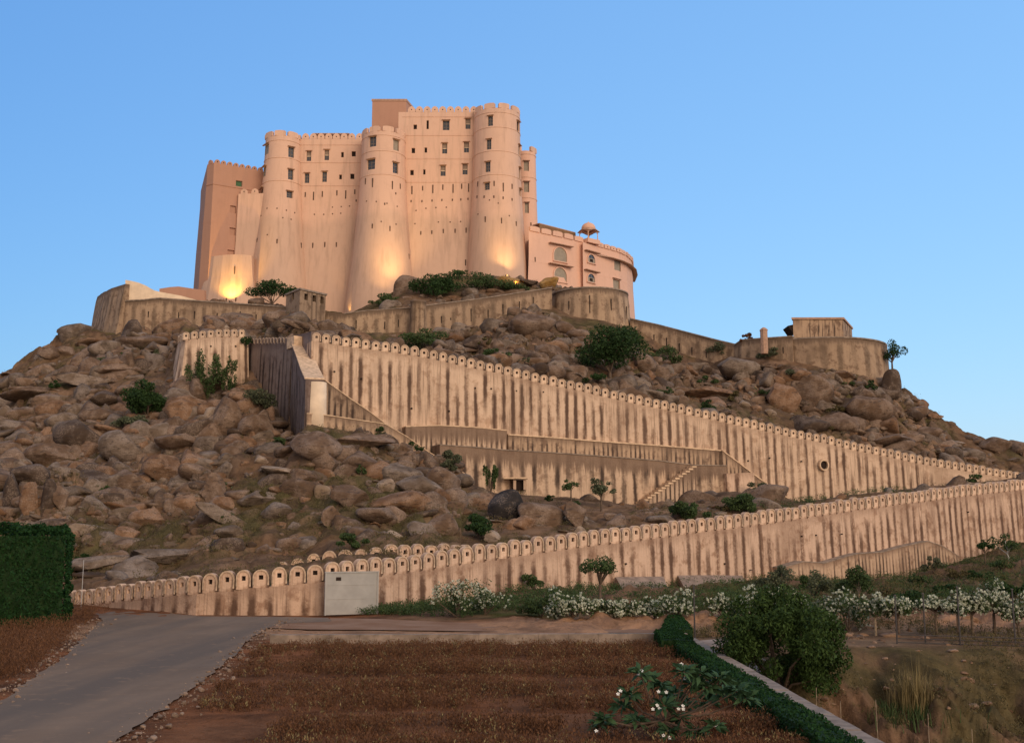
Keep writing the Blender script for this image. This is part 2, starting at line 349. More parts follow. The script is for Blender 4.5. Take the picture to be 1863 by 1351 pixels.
# ------------------------------------------------------------------ plan of the walls: (photo px, top y, base y, distance Y)
LW = [(-90,1083,1093,80),(60,1078,1096,76),(138,1072,1098,73),(200,1063,1104,71),(300,1050,1111,67.5),(360,1045,1118,66),(454,1034,1119,65.5),(531,1028,1119,65.8),(611,1021,1119,66.5),
      (700,1012,1110,69),(774,1004,1100,71.2),(865,991,1085,73.8),(933,982,1073,76),(1000,974,1068,78),(1096,962,1072,81),(1185,953,1068,84),(1259,943,1062,87),(1324,937,1055,89.3),
      (1398,927,1040,92.3),(1463,918,1022,95),(1556,905,1010,99.5),(1648,894,1000,104),(1741,883,986,109.5),(1861,871,976,117),(2050,853,962,130)]
UW = [(567,602,770,111),(587,605,770,111.5),(642,613,775,112.6),(715,623,782,114),(770,632,785,115),(803,639,786,115.6),(854,651,788,116.6),(905,661,790,117.6),(955,672,793,118.6),(1004,684,800,119.5),
      (1052,693,804,120.5),(1083,701,806,121.2),(1148,716,812,122.6),(1208,728,818,123.9),(1269,741,822,125.2),(1326,753,850,126.4),(1384,766,885,127.7),(1442,779,920,129),(1500,790,920,130.4),
      (1558,804,912,131.8),(1608,813.5,905,133),(1662,826,898,134.4),(1712,834,892,135.6),(1764,843,886,136.9),(1811,850.5,880,138.2),(1861,858,874,139.5),(2050,885,895,145)]
RW = [  # rampart: (px, top, base, Y)
      [(176,541,608,180),(186,533,606,175),(203,524,606,170),(228,516,606,167)],
      [(228,548,606,167),(262,546,604,166.5),(290,543,603,166.5),(345,547,602,166),(420,552,602,165),(521,559,604,163.5)],
      [(592,567,606,161),(626,571,610,160)],
      [(626,571,610,160),(660,566,612,160),(700,563,612,160),(752,560,612,159.5)],
      [(768,557,612,159.5),(800,553,612,160.5),(850,547,610,162),(900,540,605,163.5),(950,532,600,165),(1004,524,600,167)],
      [(1146,580,606,168),(1200,592,628,166),(1250,605,652,163.5),(1300,618,664,161),(1342,628,656,159)],
      [(1334,630,662,159.5),(1350,619,660,157.5),(1390,616,660,155),(1442,612.5,668,153)]]
SPX = lambda px, py=900, Y=100: P(px, py, Y).x / Y

def wallz(tab, px, k, Y): return P(px, np.interp(px, [t[0] for t in tab], [t[k] for t in tab]), Y).z

# ------------------------------------------------------------------ terrain: profile lines from the camera outwards, each a list of (px, Y, y-in-photo or ('z', height))
def seq(tab, dY, f):
    return [(t[0], t[3] + dY, f(t)) for t in tab]
Z = lambda z: ('z', z)
lines = []
def line(name, pts, rows, rough=1.0): lines.append((name, pts, rows, rough))
line('near', [(-400, 4, Z(0)), (2200, 4, Z(0))], 0, 0)
line('n1', [(-400, 18, Z(0)), (2200, 18, Z(0))], 6, 0)
line('n2', [(-400, 36, Z(0)), (2200, 36, Z(0))], 50, 0)
line('n3', [(-400, 47.5, Z(0)), (2200, 47.5, Z(0))], 60, 0)
line('n4', [(-400, 58, Z(0)), (1150, 58, Z(0)), (1400, 58, Z(.25)), (2200, 58, Z(.4))], 40, 0)
FB_ = {1324: 1060, 1398: 1050, 1463: 1062, 1556: 1060, 1648: 1050, 1741: 1022, 1861: 985}
line('F', [(t[0], t[3] - (1.8 if 1398 <= t[0] <= 1741 else .1), FB_.get(t[0], t[2])) for t in LW], 50, 0.0)
line('F2', [(t[0], t[3] + 0.05, ('z', P(t[0], FB_.get(t[0], t[2]), t[3] - (1.8 if 1398 <= t[0] <= 1741 else .1)).z)) for t in LW], 3, 0.0)
line('G', [(t[0], t[3] + 1.1, ('z', max(P(t[0], t[1], t[3]).z - 1.35, P(t[0], t[2], t[3]).z + .4))) for t in LW], 3, 0.0)
# slope between the two long walls
line('H1', [(-400,86,1000),(0,86,1020),(150,80,1035),(300,79,1032),(450,79,1012),(600,81,985),(750,84,974),(900,87,966),(1050,89,955),(1200,91,946),(1350,95,927),(1450,99,918),(1556,105,900),(1650,110,891),(1741,116,880),(1861,123,869),(2200,135,850)], 30, 1)
line('H2', [(-400,100,930),(0,98,925),(150,93,940),(300,92,940),(450,91,905),(600,91,900),(750,92,900),(900,94,930),(1050,97,933),(1200,99,927),(1350,104,912),(1450,108,914),(1556,114,900),(1650,118,891),(1741,122,881),(1861,129,869),(2200,140,860)], 60, 1)
line('H3', [(-400,116,850),(0,110,850),(150,108,850),(300,106,850),(450,102,832),(515,100,822),(560,101,772),(640,104,785),(700,106,797),(760,108,825),(830,108,868),(900,109,898),(1050,112,906),(1150,114,922),(1250,116,915),(1320,118,900),(1400,122,898),(1450,126,914),(1556,130,905),(1650,132.5,898),(1741,135,887),(1861,138,873),(2200,145,880)], 60, 0)
# from here: crest of the upper wall
line('J0', [(-400,130,770),(0,128,755),(100,128,720),(200,127,710),(300,124,712),(380,124.5,705),(450,125.5,702),(500,118.5,765),(535,113.3,795),(560,103.5,790),(563,108,('z',15))] + [(t[0], t[3] + .35, ('z', P(t[0], t[2], t[3]).z + .3)) for t in UW[1:]], 50, .5)
line('J', [(-400,133,762),(0,132,740),(100,132,700),(200,130,700),(300,128.5,690),(330,129.5,620),(380,130,613),(450,131,621),(500,125,628),(535,119.5,628),(545,117,640)] + [(t[0], t[3] + 1.9, ('z', P(t[0], t[1], t[3]).z - 1.5)) for t in UW], 6, .0)
line('K', [(-400,150,735),(-100,150,712),(0,148,697),(70,150,655),(150,150,648),(300,147,640),(380,146,612),(450,146,616),(540,140,614),(640,140,625),(700,138,632),(770,137,642),(850,137,645),(930,139,645),(1000,140,655),(1080,141,674),(1150,142,694),(1250,143,724),(1340,144,734),(1450,144,742),(1556,145,760),(1612,145,775),(1700,145,800),(1800,146,827),(1863,146,838),(2000,148,870),(2200,150,900)], 50, 1)
line('M', [(-400,165,760),(-100,165,722),(-40,165,703),(0,165,692),(70,166,642),(110,168,626),(150,170,610),(203,169,614),(300,165.5,613),(420,164,612),(540,159,614),(626,158.5,618),(700,158.5,620),(760,158,618),(850,161,610),(900,162,596),(935,162.5,566),(970,163,560),(1004,162,572),(1040,160.5,592),(1100,161,592),(1146,165,604),(1200,164.5,642),(1250,162,664),(1300,160,672),(1345,155,664),(1400,151.5,664),(1475,151,668),(1550,151,680),(1606,154,692),(1640,154,705),(1700,154,742),(1760,153,776),(1800,152,793),(1863,151,822),(2000,151,860),(2200,152,900)], 60, 0)
line('N0', [(-400,172,790),(0,172,715),(70,173,660),(120,177,632),(170,178,606),(228,168.3,590),(300,167,585),(420,166,585),(540,164,590),(626,161,592),(700,161,592),(760,160.5,590),(850,163,585),(900,164.4,570),(1004,168,560),(1072,171,560),(1146,169,590),(1200,167,610),(1250,164.4,632),(1300,162,645),(1345,160,640),(1400,154,650),(1475,152.6,662),(1550,153,676),(1606,156,690),(1640,160,722),(1700,160,760),(1863,160,850),(2200,160,920)], 4, 0)
line('N', [(-400,185,830),(0,185,760),(100,185,690),(160,186,640),(228,172,556),(300,170,553),(420,169,560),(520,167,566),(626,164,578),(700,163,572),(760,163,566),(850,166,556),(900,167,548),(1004,172,545),(1072,174,545),(1140,176,552),(1150,172,592),(1200,169,600),(1250,167,613),(1300,165,626),(1345,164,640),(1400,163,624),(1475,162,621),(1550,162,622),(1600,166,632),(1625,170,700),(1700,172,790),(1863,172,890),(2200,172,935)], 6, 0)
line('O', [(-400,210,880),(0,205,800),(160,200,640),(300,190,560),(370,187,548),(440,183,556),(560,184,566),(640,180,566),(700,178,535),(740,179,512),(790,181,502),(850,182,500),(930,182,504),(985,183,515),(1020,186,521),(1080,193,545),(1150,200,580),(1200,190,625),(1345,185,650),(1475,182,645),(1600,185,680),(1700,190,830),(2200,190,950)], 46, .5)
line('Q', [(-400,250,Z(0)),(0,250,Z(10)),(200,240,Z(34)),(370,235,Z(40)),(1100,235,Z(40)),(1200,235,Z(25)),(1500,225,Z(20)),(1700,230,Z(2)),(2200,230,Z(0))], 10, .3)
line('Q2', [(-400,380,Z(-2)),(2200,380,Z(-2))], 14, .2)
line('S', [(-400,1200,Z(-3)),(2200,1200,Z(-3))], 8, 0)
line('T', [(-400,7000,Z(-3)),(2200,7000,Z(-3))], 4, 0)

s_in = np.linspace(SPX(-120), SPX(1985), 1000)
SC = np.concatenate([np.linspace(-1.5, s_in[0], 26)[:-1], s_in, np.linspace(s_in[-1], 1.5, 26)[1:]])
YL, ZL = [], []
for nm, pts, rows, rough in lines:
    ss_, yy, zz = [], [], []
    for px, Y, v in pts:
        if isinstance(v, tuple): p = P(px, 700 if Y > 110 else 900, Y); z = v[1]
        else: p = P(px, v, Y); z = p.z
        ss_.append(p.x / Y); yy.append(Y); zz.append(z)
    o = np.argsort(ss_); ss_ = np.array(ss_)[o]; yy = np.array(yy)[o]; zz = np.array(zz)[o]
    YL.append(np.interp(SC, ss_, yy)); ZL.append(np.interp(SC, ss_, zz))
_J = [l[0] for l in lines].index('J0'); _u = SC > SPX(566)
ZL[_J] = np.where(_u, ZL[_J-1] + 0.25, ZL[_J])
for i in range(1, len(YL)): YL[i] = np.maximum(YL[i], YL[i-1] + 0.05)
GY, GZ, GR, GL = [YL[0]], [ZL[0]], [np.zeros_like(SC)], [0]
for i in range(1, len(lines)):
    n = lines[i][2]; r0, r1 = lines[i-1][3], lines[i][3]
    geo = lines[i][0] in ('S', 'T', 'Q2')
    for k in range(1, n + 1):
        t = k / n
        y = YL[i-1] * (YL[i] / YL[i-1]) ** t if geo else YL[i-1] * (1-t) + YL[i] * t
        tt = (y - YL[i-1]) / (YL[i] - YL[i-1])
        GY.append(y); GZ.append(ZL[i-1] * (1-tt) + ZL[i] * tt)
        edge = min(1.0, 4 * t if r0 == 0 else 9) * min(1.0, 4 * (1-t) if r1 == 0 else 9)
        GR.append(np.full_like(SC, max(r0, r1) * edge if max(r0, r1) > 0 else 0)); GL.append(i)
GY = np.array(GY); GZ = np.array(GZ); GR = np.array(GR); GL = np.array(GL)
_op = (SC < SPX(140)) | (SC > SPX(1625))
for _n in ('M', 'N0', 'N'):
    _r = GL == [l[0] for l in lines].index(_n); GR[np.ix_(_r, _op)] = 1.0 if _n == 'M' else .7
GX = GY * SC[None, :]
LN = {l[0]: i for i, l in enumerate(lines)}
hill = (GL[:, None] > LN['G']) & (GL[:, None] <= LN['Q']) & (np.abs(SC)[None, :] < 1.0)
# rocky relief of the hill
wx = GX + 1.5 * fbm(GX / 6, GY / 6, s=5); wy = GY + 1.5 * fbm(GX / 6, GY / 6, s=9)
f1, f2, cid = worley(wx / 3.4, wy / 4.2, 3)
g1, g2, cid2 = worley(wx / 1.3, wy / 1.6, 17)
sm0 = lambda x, a, b: np.clip((x - a) / (b - a), 0, 1)
rockm = np.clip(0.5 + 1.6 * fbm(GX / 16, GY / 16, s=31), 0, 1)
dome = np.sqrt(np.clip(1 - (f1 / 0.85) ** 2, 0, 1)) * np.clip((f2 - f1) * 5, 0, 1) * (0.5 + cid)
dome2 = np.sqrt(np.clip(1 - (g1 / 0.85) ** 2, 0, 1)) * np.clip((g2 - g1) * 5, 0, 1) * (0.3 + cid2)
h1, h2, cid3 = worley(wx / 7.5, wy / 7.0, 23); tiltx = (cid3 - .5) * 1.5
slab = np.clip((h2 - h1) * 3.5, 0, 1) * (0.25 + cid3) + (fbm(GX / 3, GY / 5, s=61) * .8)
bed = np.clip(0.3 + 2.0 * fbm(GX / 22, GY / 22, s=33) + sm0(-SC[None, :] * 100, 12, 26) * .5, 0, 1)
rel = (dome * 1.05 + dome2 * 0.5) * (0.3 + 0.7 * rockm) + slab * bed * 1.5 + 1.3 * fbm(GX / 12, GY / 12, s=40) - .55
amp = np.where(GL[:, None] == LN['H1'], 0.6, 1.0) * np.where((GL[:, None] <= LN['J0']) & (GL[:, None] > LN['G']) & (SC[None, :] > SPX(840)), 0.28, 1.0) * np.where((GL[:, None] <= LN['J0']) & (SC[None, :] > SPX(1440)), 0.4, 1.0)
GZ = GZ + np.where(hill, rel * GR * amp, 0)
# small roughness and the gully to the right of the garden wall
front = GL[:, None] <= LN['F']
sm = lambda x, a, b: np.clip((x - a) / (b - a), 0, 1) ** 2 * (3 - 2 * np.clip((x - a) / (b - a), 0, 1))
edgeY = 44.8 + 2.4 * fbm(GX / 5, GX * 0 + 3.3, s=77, o=3)
gully = sm(GX, 7.7, 9.2) * (1 - sm(GY + 1.4 * fbm(GX / 2.2, GY / 6, s=71), edgeY - 9.0, edgeY + 2.6)) * sm(GY, 6, 12)
rid = 1 - np.abs(fbm(GX / 2.6 + 0.15 * GY, GY / 9, s=81, o=4)) * 2.2
gz = -4.4 * gully + np.clip(gully * 2.5, 0, 1) * (1.7 * (rid - 0.45) + .7 * (1 - 2 * np.abs(fbm(GX / 1.3 + .3 * GY, GY / 3.5, s=85, o=4))) - .5 + .45 * fbm(GX / .8, GY / .8, s=82, o=4)) * np.clip(1.4 - gully * .5, 0, 1)
ridge = sum(.16 * np.exp(-((GY + .25 * np.sin(GX * .8) - b) / w) ** 2) for b, w in ((28.6, .5), (35.6, .55), (40.8, .4))) * sm(GX, -9, -6) * (1 - sm(GX, 5.5, 6.2)) * (GY < 44) * (GX > -14 + (GY - 28) * .15)
GZ = GZ + np.where(front, gz + ridge, 0)
behind = (GL[:, None] == LN['F']) | ((GL[:, None] == LN['n4']) & (GX > 8))
bump = np.clip(fbm(GX / 3, GY / 3, s=90) * 0.75 + .12 + .5 * np.abs(fbm(GX / 1.1, GY / 1.1, s=93)), -0.1, 0.9) * sm(GY, 50, 58) * sm(GX, -3, 4) * np.clip((YL[LN['F']][None, :] - GY) / 6, 0, 1)
GZ = GZ + np.where(front, bump, 0) - np.where(front, 0.03 + 0.02 * vnoise(GX * 2, GY * 2), 0)
# tint: what the ground is made of
def mixc(a, b, t): return a * (1 - t[..., None]) + b * t[..., None]
c = lambda *v: np.array(v)[None, None, :] * np.ones(GX.shape + (1,))
n1 = fbm(GX / 7, GY / 7, s=50); n2 = fbm(GX / 2, GY / 2, s=51)
soil = c(.175, .108, .068); grass = c(.105, .090, .045); rockc = c(.21, .136, .092); dark = c(.105, .074, .055)
tint = mixc(soil, grass, np.clip(0.5 + 2.5 * n1, 0, 1))
dm = np.clip(dome * 2.2 - 0.7, 0, 1) * np.clip(rockm * 1.6, 0, 1)
tint_h = mixc(tint * 0.9, mixc(rockc, dark, np.clip(cid * 1.3 - .5, 0, 1)), np.clip(dm + np.clip(dome2 * 2 - .9, 0, 1) * .6, 0, 1))
crev = np.clip(1 - (f2 - f1) * 9, 0, 1) * np.clip(rockm * 1.5, 0, 1)
red = c(.23, .10, .052); path = c(.34, .20, .125); green = c(.075, .075, .030); bank = c(.175, .108, .070)
tint_f = mixc(red, c(.15, .075, .045), np.clip(.5 + 1.6 * n2, 0, 1))
tint_f = mixc(tint_f, path, sm(GY, 49.5, 51.5) * (1 - sm(GY + .5 * n2, 58, 61)))
tint_f = mixc(tint_f, mixc(green, bank * 1.05, np.clip(.5 + 1.8 * n1 + 1.4 * n2, 0, 1)), sm(GY + 1.0 * n2, 59, 61.5) * sm(GX, -9, -4))
tint_f = mixc(tint_f, mixc(bank, c(.105, .082, .042), np.clip(.35 + 2.4 * n2 + .8 * n1, 0, 1)), sm(GX, 7.6, 8.2) * (1 - sm(GY, 47, 50)))
tint_f = mixc(tint_f, mixc(c(.22, .15, .10), bank, np.clip(.5 + 2 * n2, 0, 1)), sm(GX, 7.6, 8.4) * sm(GY, 46, 48) * (1 - sm(GY, 52, 57)))
tint = np.where(front[..., None], tint_f, tint_h)
ncol = len(SC)
def sheet(name, r0, r1):
    V = np.stack([GX[r0:r1+1], GY[r0:r1+1], GZ[r0:r1+1]], -1).reshape(-1, 3)
    nr_ = r1 - r0 + 1
    i = np.arange(nr_ - 1)[:, None] * ncol + np.arange(ncol - 1)[None, :]
    F = np.stack([i, i + 1, i + 1 + ncol, i + ncol], -1).reshape(-1, 4)
    o = mesh_np(name, V, F, MT['ground'], None, True)
    at = o.data.color_attributes.new('tint', 'FLOAT_COLOR', 'POINT')
    cc = np.concatenate([tint[r0:r1+1].reshape(-1, 3), np.ones((len(V), 1))], 1)
    at.data.foreach_set('color', cc.ravel()); tag(o, kind='structure'); return o
rF = int(np.max(np.where(GL == LN['F'])[0])); rQ = int(np.max(np.where(GL == LN['Q'])[0]))
sheet('ground', 0, rF)
sheet('hill', rF, rQ)
sheet('plain', rQ, len(GL) - 1)
def gz_at(x, y):
    s = x / y; j = int(np.clip(np.searchsorted(SC, s), 1, ncol - 1)); t = (s - SC[j-1]) / (SC[j] - SC[j-1])
    return float((1-t) * np.interp(y, GY[:, j-1], GZ[:, j-1]) + t * np.interp(y, GY[:, j], GZ[:, j]))
# what a line of sight meets first: the smallest y reached so far in each column
PX, PY = proj_np(GX, GY, GZ)
def hit(px, py, Ymin=0.0, Ymax=400.0):
    s = SPX(px, py); j = int(np.clip(np.searchsorted(SC, s), 1, ncol - 1))
    col = PY[:, j]; ok = np.where((col <= py) & (GY[:, j] >= Ymin))[0]
    if len(ok) == 0: return None
    r = ok[0]
    if GY[r, j] > Ymax: return None
    return float(GX[r, j]), float(GY[r, j]), float(GZ[r, j]), int(GL[r])

# ------------------------------------------------------------------ road, paths, kerbs on the ground
def flat_poly(name, pts, z, mat, th=None):
    bm = bmesh.new(); vs_ = [bm.verts.new((x, y, z)) for x, y in pts]; f = bm.faces.new(vs_)
    if f.normal.z < 0: f.normal_flip()
    bmesh.ops.triangulate(bm, faces=bm.faces[:])
    me = bpy.data.meshes.new(name); bm.to_mesh(me); bm.free(); me.materials.append(mat)
    o = bpy.data.objects.new(name, me); C.objects.link(o); return o
def wavy(pts, amp=.10, step=.35, s=1):
    out = []
    for i in range(len(pts)):
        a, b = pts[i], pts[(i + 1) % len(pts)]; L = math.hypot(b[0] - a[0], b[1] - a[1]); n = max(1, int(L / step))
        for j in range(n):
            t = j / n; x, y = a[0] + (b[0] - a[0]) * t, a[1] + (b[1] - a[1]) * t; q = float(fbm(np.array([x * 1.4]), np.array([y * 1.4]), s=s)[0]) * amp * 2.2
            out.append((x + q * (b[1] - a[1]) / max(L, .01), y - q * (b[0] - a[0]) / max(L, .01)))
    return out
def g2(px, py): v = G(px, py); return (v.x, v.y)
m = Mat('worn_asphalt', 1.0, 0.0); v = m.coord(); a = m.noise(v, 0.22, 5, .6, .6); b = m.noise(v, 12, 4, .7)
st = m.n('ShaderNodeMapping'); st.inputs['Rotation'].default_value = (0, 0, R(-24)); st.inputs['Scale'].default_value = (0.42, 0.035, 1); m.link(v, st.inputs[0]); t_ = m.noise(st.outputs[0], 1.0, 3)
cc = m.mix(m.ss(a, .35, .65), (.20, .143, .105), (.235, .170, .125)); cc = m.mix(m.ss(t_, .40, .68), cc, (.150, .120, .100)); cc = m.mix(m.math('MULTIPLY', m.ss(b, .55, .75), .3), cc, (.26, .19, .14))
e_ = m.noise(v, 1.7, 5, .65); cc = m.mix(m.math('MULTIPLY', m.ss(e_, .56, .66), .45), cc, (.28, .19, .13))
m.col(cc); m.bump(b, .01, .5); MT['road'] = m.m
m = Mat('packed_dirt', 1.0, 0.0); v = m.coord(); a = m.noise(v, .5, 5, .6); b = m.noise(v, 8, 4, .7)
cc = m.mix(m.ss(a, .3, .7), (.24, .135, .085), (.30, .19, .13)); cc = m.mix(m.math('MULTIPLY', m.ss(b, .55, .7), .4), cc, (.15, .08, .05)); m.col(cc); m.bump(b, .03, .6); MT['dirt'] = m.m
re = [g2(-120, 1340), g2(0, 1275), g2(62, 1234), g2(120, 1192), g2(152, 1160), g2(184, 1130), g2(180, 1118), g2(150, 1110), g2(60, 1107), g2(-150, 1105)]
rr = [g2(-150, 1099), g2(60, 1100), g2(140, 1102), g2(200, 1107), g2(300, 1114), g2(360, 1121), g2(520, 1122), g2(600, 1124), g2(600, 1131), g2(520, 1134), g2(486, 1142), g2(452, 1165), g2(400, 1214), g2(350, 1252), g2(300, 1290), g2(205, 1351), g2(60, 1440)]
lst = [(-16, 12), (-7.5, 12)]
road = flat_poly('road', wavy([(-24, 19)] + re[1:] + rr + [(-5.5, 14), (-16, 14)]), 0.03, MT['road']); tag(road, kind='structure')
tr = flat_poly('dirt_path', [g2(486, 1142), g2(560, 1145), g2(700, 1146), g2(900, 1149), g2(1242, 1152), g2(1242, 1132), g2(1100, 1134), g2(860, 1134), g2(700, 1126), g2(600, 1124), g2(600, 1131), g2(520, 1134)], 0.022, MT['dirt']); tag(tr, kind='structure')
# ------------------------------------------------------------------ old fortification walls
def merlon_mesh(name, w, h, th, hole=0.2, rim=0.05, mats=None, rimw=0.10):
    """round-headed merlon with a square musket hole and a raised rim; local x along the wall, -y is the front, z up from its foot"""
    r = w / 2; n = 11
    def arch(rr, base=0.0):
        pts = [(-rr, base)] + [(-rr * math.cos(math.pi * i / (n - 1)), h - r + rr * math.sin(math.pi * i / (n - 1))) for i in range(n)] + [(rr, base)]
        return pts
    outer = arch(r); k = len(outer); hz = h - r * 1.02
    inner = []
    for x, z in outer:
        a = math.atan2(z - hz, x); q = hole / 2 / max(abs(math.cos(a)), abs(math.sin(a)))
        inner.append((q * math.cos(a), hz + q * math.sin(a)))
    for sx, sz in ((-1, -1), (-1, 1), (1, -1), (1, 1)):      # true square corners
        j = min(range(k), key=lambda i: abs(math.atan2(math.sin(math.atan2(outer[i][1] - hz, outer[i][0]) - math.atan2(sz, sx)), math.cos(math.atan2(outer[i][1] - hz, outer[i][0]) - math.atan2(sz, sx)))))
        inner[j] = (sx * hole / 2, hz + sz * hole / 2)
    B = MB()
    for y, flip in ((-th / 2, False), (th / 2, True)):
        vs_ = [(x, y, z) for x, z in outer] + [(x, y, z) for x, z in inner]
        fs = [(i, i + 1, k + i + 1, k + i) for i in range(k - 1)] + [(k - 1, 0, k, 2 * k - 1)]
        B.add(vs_, fs if flip else [f[::-1] for f in fs])
    for ring, fl in ((outer, False), (inner, True)):
        vs_ = [(x, -th / 2, z) for x, z in ring] + [(x, th / 2, z) for x, z in ring]
        fs = [(i, (i + 1) % k, k + (i + 1) % k, k + i) for i in range(k)]
        B.add(vs_, fs if fl else [f[::-1] for f in fs], 0)
    B.add([(x, 0, z) for x, z in inner], [tuple(range(k))], 2)
    if rim:
        a, b = arch(r, h * .15), arch(r - rimw, h * .15); y0, y1 = -th / 2, -th / 2 - rim
        for i in range(k - 1):
            q = [(a[i][0], y1, a[i][1]), (a[i+1][0], y1, a[i+1][1]), (b[i+1][0], y1, b[i+1][1]), (b[i][0], y1, b[i][1])]
            q2 = [(x, y0, z) for x, _, z in q]
            B.add(q + q2, [(0, 1, 2, 3), (0, 4, 5, 1), (2, 6, 7, 3)], 1)
    me = bpy.data.meshes.new(name); me.from_pydata(B.v, [], B.f); me.update()
    for mm in mats: me.materials.append(mm)
    me.polygons.foreach_set('material_index', B.m)
    uv = me.uv_layers.new(name='UVMap')
    for l in me.loops:
        co = me.vertices[l.vertex_index].co; uv.data[l.index].uv = (0.5 + co.x / w * 0.9, (h - co.z) * .5 + .5)
    return me
WALLS = {}
def dense(tab, step=0.7):
    """(px, ytop, ybase, Y) rows -> plan points every step metres with top and base heights"""
    pts = [(P(t[0], t[1], t[3]), P(t[0], t[2], t[3])) for t in tab]
    out = []; s = 0.0
    for (a, a2), (b, b2) in zip(pts[:-1], pts[1:]):
        L = math.hypot(b.x - a.x, b.y - a.y); n = max(1, int(round(L / step)))
        for i in range(n):
            t = i / n; out.append((a.x + (b.x - a.x) * t, a.y + (b.y - a.y) * t, a.z + (b.z - a.z) * t, a2.z + (b2.z - a2.z) * t, s + L * t))
        s += L
    a, a2 = pts[-1]; out.append((a.x, a.y, a.z, a2.z, s)); return np.array(out)
def old_wall(name, label, tab, thick=1.4, mat='wall', pitch=1.04, merlon=1.0, merlons=True, batter=0.03, coping=None, cat='wall', group=None, cop_w=0.12, cop_h=0.16, depth=1.6, root=None, ground=None, mrange=None, wav=0.05, pname='masonry', grnd=True):
    D = dense(tab); n = len(D)
    d = np.gradient(D[:, :2], axis=0); d /= np.linalg.norm(d, axis=1)[:, None]
    nrm = np.stack([d[:, 1], -d[:, 0]], 1)
    zt = D[:, 2] - (merlon if merlons else 0)
    gz_ = np.array([gz_at(x + q[0] * 1.0, y + q[1] * 1.0) for x, y, q in zip(D[:, 0], D[:, 1], nrm)]) if grnd else D[:, 3]
    zb = np.minimum(D[:, 3], gz_) - depth
    if root is None:
        c0 = D[n // 2]; root = empty(name, (c0[0], c0[1], D[n // 2, 3])); tag(root, label, cat, group)
    m = 12
    rows = []; uvs = []
    for k in range(m + 1):
        t = k / m; z = zt * (1 - t) + zb * t
        off = batter * (zt - z) + wav * fbm(D[:, 4] * .35, z * .35, s=7)
        rows.append(np.stack([D[:, 0] + nrm[:, 0] * off, D[:, 1] + nrm[:, 1] * off, z], 1)); uvs.append(np.stack([D[:, 4] / pitch, zt - z], 1))
    bt = np.stack([D[:, 0] - nrm[:, 0] * thick, D[:, 1] - nrm[:, 1] * thick, zt], 1); bb = bt.copy(); bb[:, 2] = zb
    rows += [bt, bb]; uvs += [np.stack([D[:, 4] / pitch, zt * 0], 1), np.stack([D[:, 4] / pitch, zt - zb], 1)]
    V = np.concatenate(rows); UV = np.concatenate(uvs)
    F = []
    for k in range(m):
        for i in range(n - 1): F.append((k * n + i, (k + 1) * n + i, (k + 1) * n + i + 1, k * n + i + 1))
    for i in range(n - 1):
        F.append((i, i + 1, (m + 1) * n + i + 1, (m + 1) * n + i)); F.append(((m + 1) * n + i, (m + 1) * n + i + 1, (m + 2) * n + i + 1, (m + 2) * n + i))
    for e, fl in ((0, False), (n - 1, True)):
        for k in range(m):
            # end faces as strips between the front and the back
            pass
    # end caps
    nb = len(V); caps = []; cuv = []
    for e, fl in ((0, 0), (n - 1, 1)):
        for k in range(m + 1):
            f = rows[k][e]; g = np.array([bt[e, 0], bt[e, 1], f[2]])
            caps += [f, g]; cuv += [(D[e, 4] / pitch, zt[e] - f[2]), (D[e, 4] / pitch + thick / pitch, zt[e] - f[2])]
        for k in range(m):
            a = nb + 2 * k + (2 * (m + 1) if fl else 0)
            q = (a, a + 1, a + 3, a + 2); F.append(q if not fl else q[::-1])
    V = np.concatenate([V, np.array(caps)]); UV = np.concatenate([UV, np.array(cuv)])
    o = mesh_np(pname, V, F, MT[mat], root)
    uv = o.data.uv_layers.new(name='UVMap'); li = np.empty(len(o.data.loops), np.int32); o.data.loops.foreach_get('vertex_index', li)
    uv.data.foreach_set('uv', UV[li].ravel())
    WALLS[name] = (root, D, nrm)
    if coping:
        B = MB(); h = cop_h
        a = [(x + q[0] * cop_w, y + q[1] * cop_w, z) for x, y, q, z in zip(D[:, 0], D[:, 1], nrm, zt)]
        b = [(x - q[0] * (thick + .02), y - q[1] * (thick + .02), z) for x, y, q, z in zip(D[:, 0], D[:, 1], nrm, zt)]
        vs_ = [(x, y, z + dz - .02) for dz in (0, h) for x, y, z in a] + [(x, y, z + dz - .02) for dz in (0, h) for x, y, z in b]
        fs = []
        for i in range(n - 1):
            fs += [(i, i + 1, n + i + 1, n + i), (n + i, n + i + 1, 3 * n + i + 1, 3 * n + i), (2 * n + i, 3 * n + i, 3 * n + i + 1, 2 * n + i + 1), (i, 2 * n + i, 2 * n + i + 1, i + 1)]
        fs += [(0, n, 3 * n, 2 * n), (n - 1, 3 * n - 1, 4 * n - 1, 2 * n - 1)]
        B.add(vs_, fs); B.build('coping', MT[coping], root)
    if merlons:
        me = merlon_mesh(name + '_merlon', pitch * 0.93, merlon + .02, 0.38, hole=0.26 * pitch, mats=[MT[mat], MT['rim'], MT['dark']])
        S = D[-1, 4]; s0 = pitch / 2; first = True
        while s0 < S:
            x, y, zz = [np.interp(s0, D[:, 4], D[:, k]) for k in (0, 1)] + [np.interp(s0, D[:, 4], zt)]
            px_, py_ = proj(x, y, zz)
            if mrange is None or mrange[0] <= px_ <= mrange[1]:
                i = int(np.searchsorted(D[:, 4], s0)); i = min(max(i, 0), n - 1)
                ang = math.atan2(d[i, 1], d[i, 0])
                ob = bpy.data.objects.new('merlon', me); C.objects.link(ob); ob.parent = root
                q = nrm[i]
                ob.location = Vector((x - q[0] * .19, y - q[1] * .19, zz - .04)) - root.location
                ob.rotation_euler = (rng.uniform(-.015, .015), rng.uniform(-.03, .03), ang + rng.uniform(-.03, .03))
                ob.scale = (rng.uniform(.90, 1.0), 1, rng.uniform(.92, 1.08))
            s0 += pitch
    return root
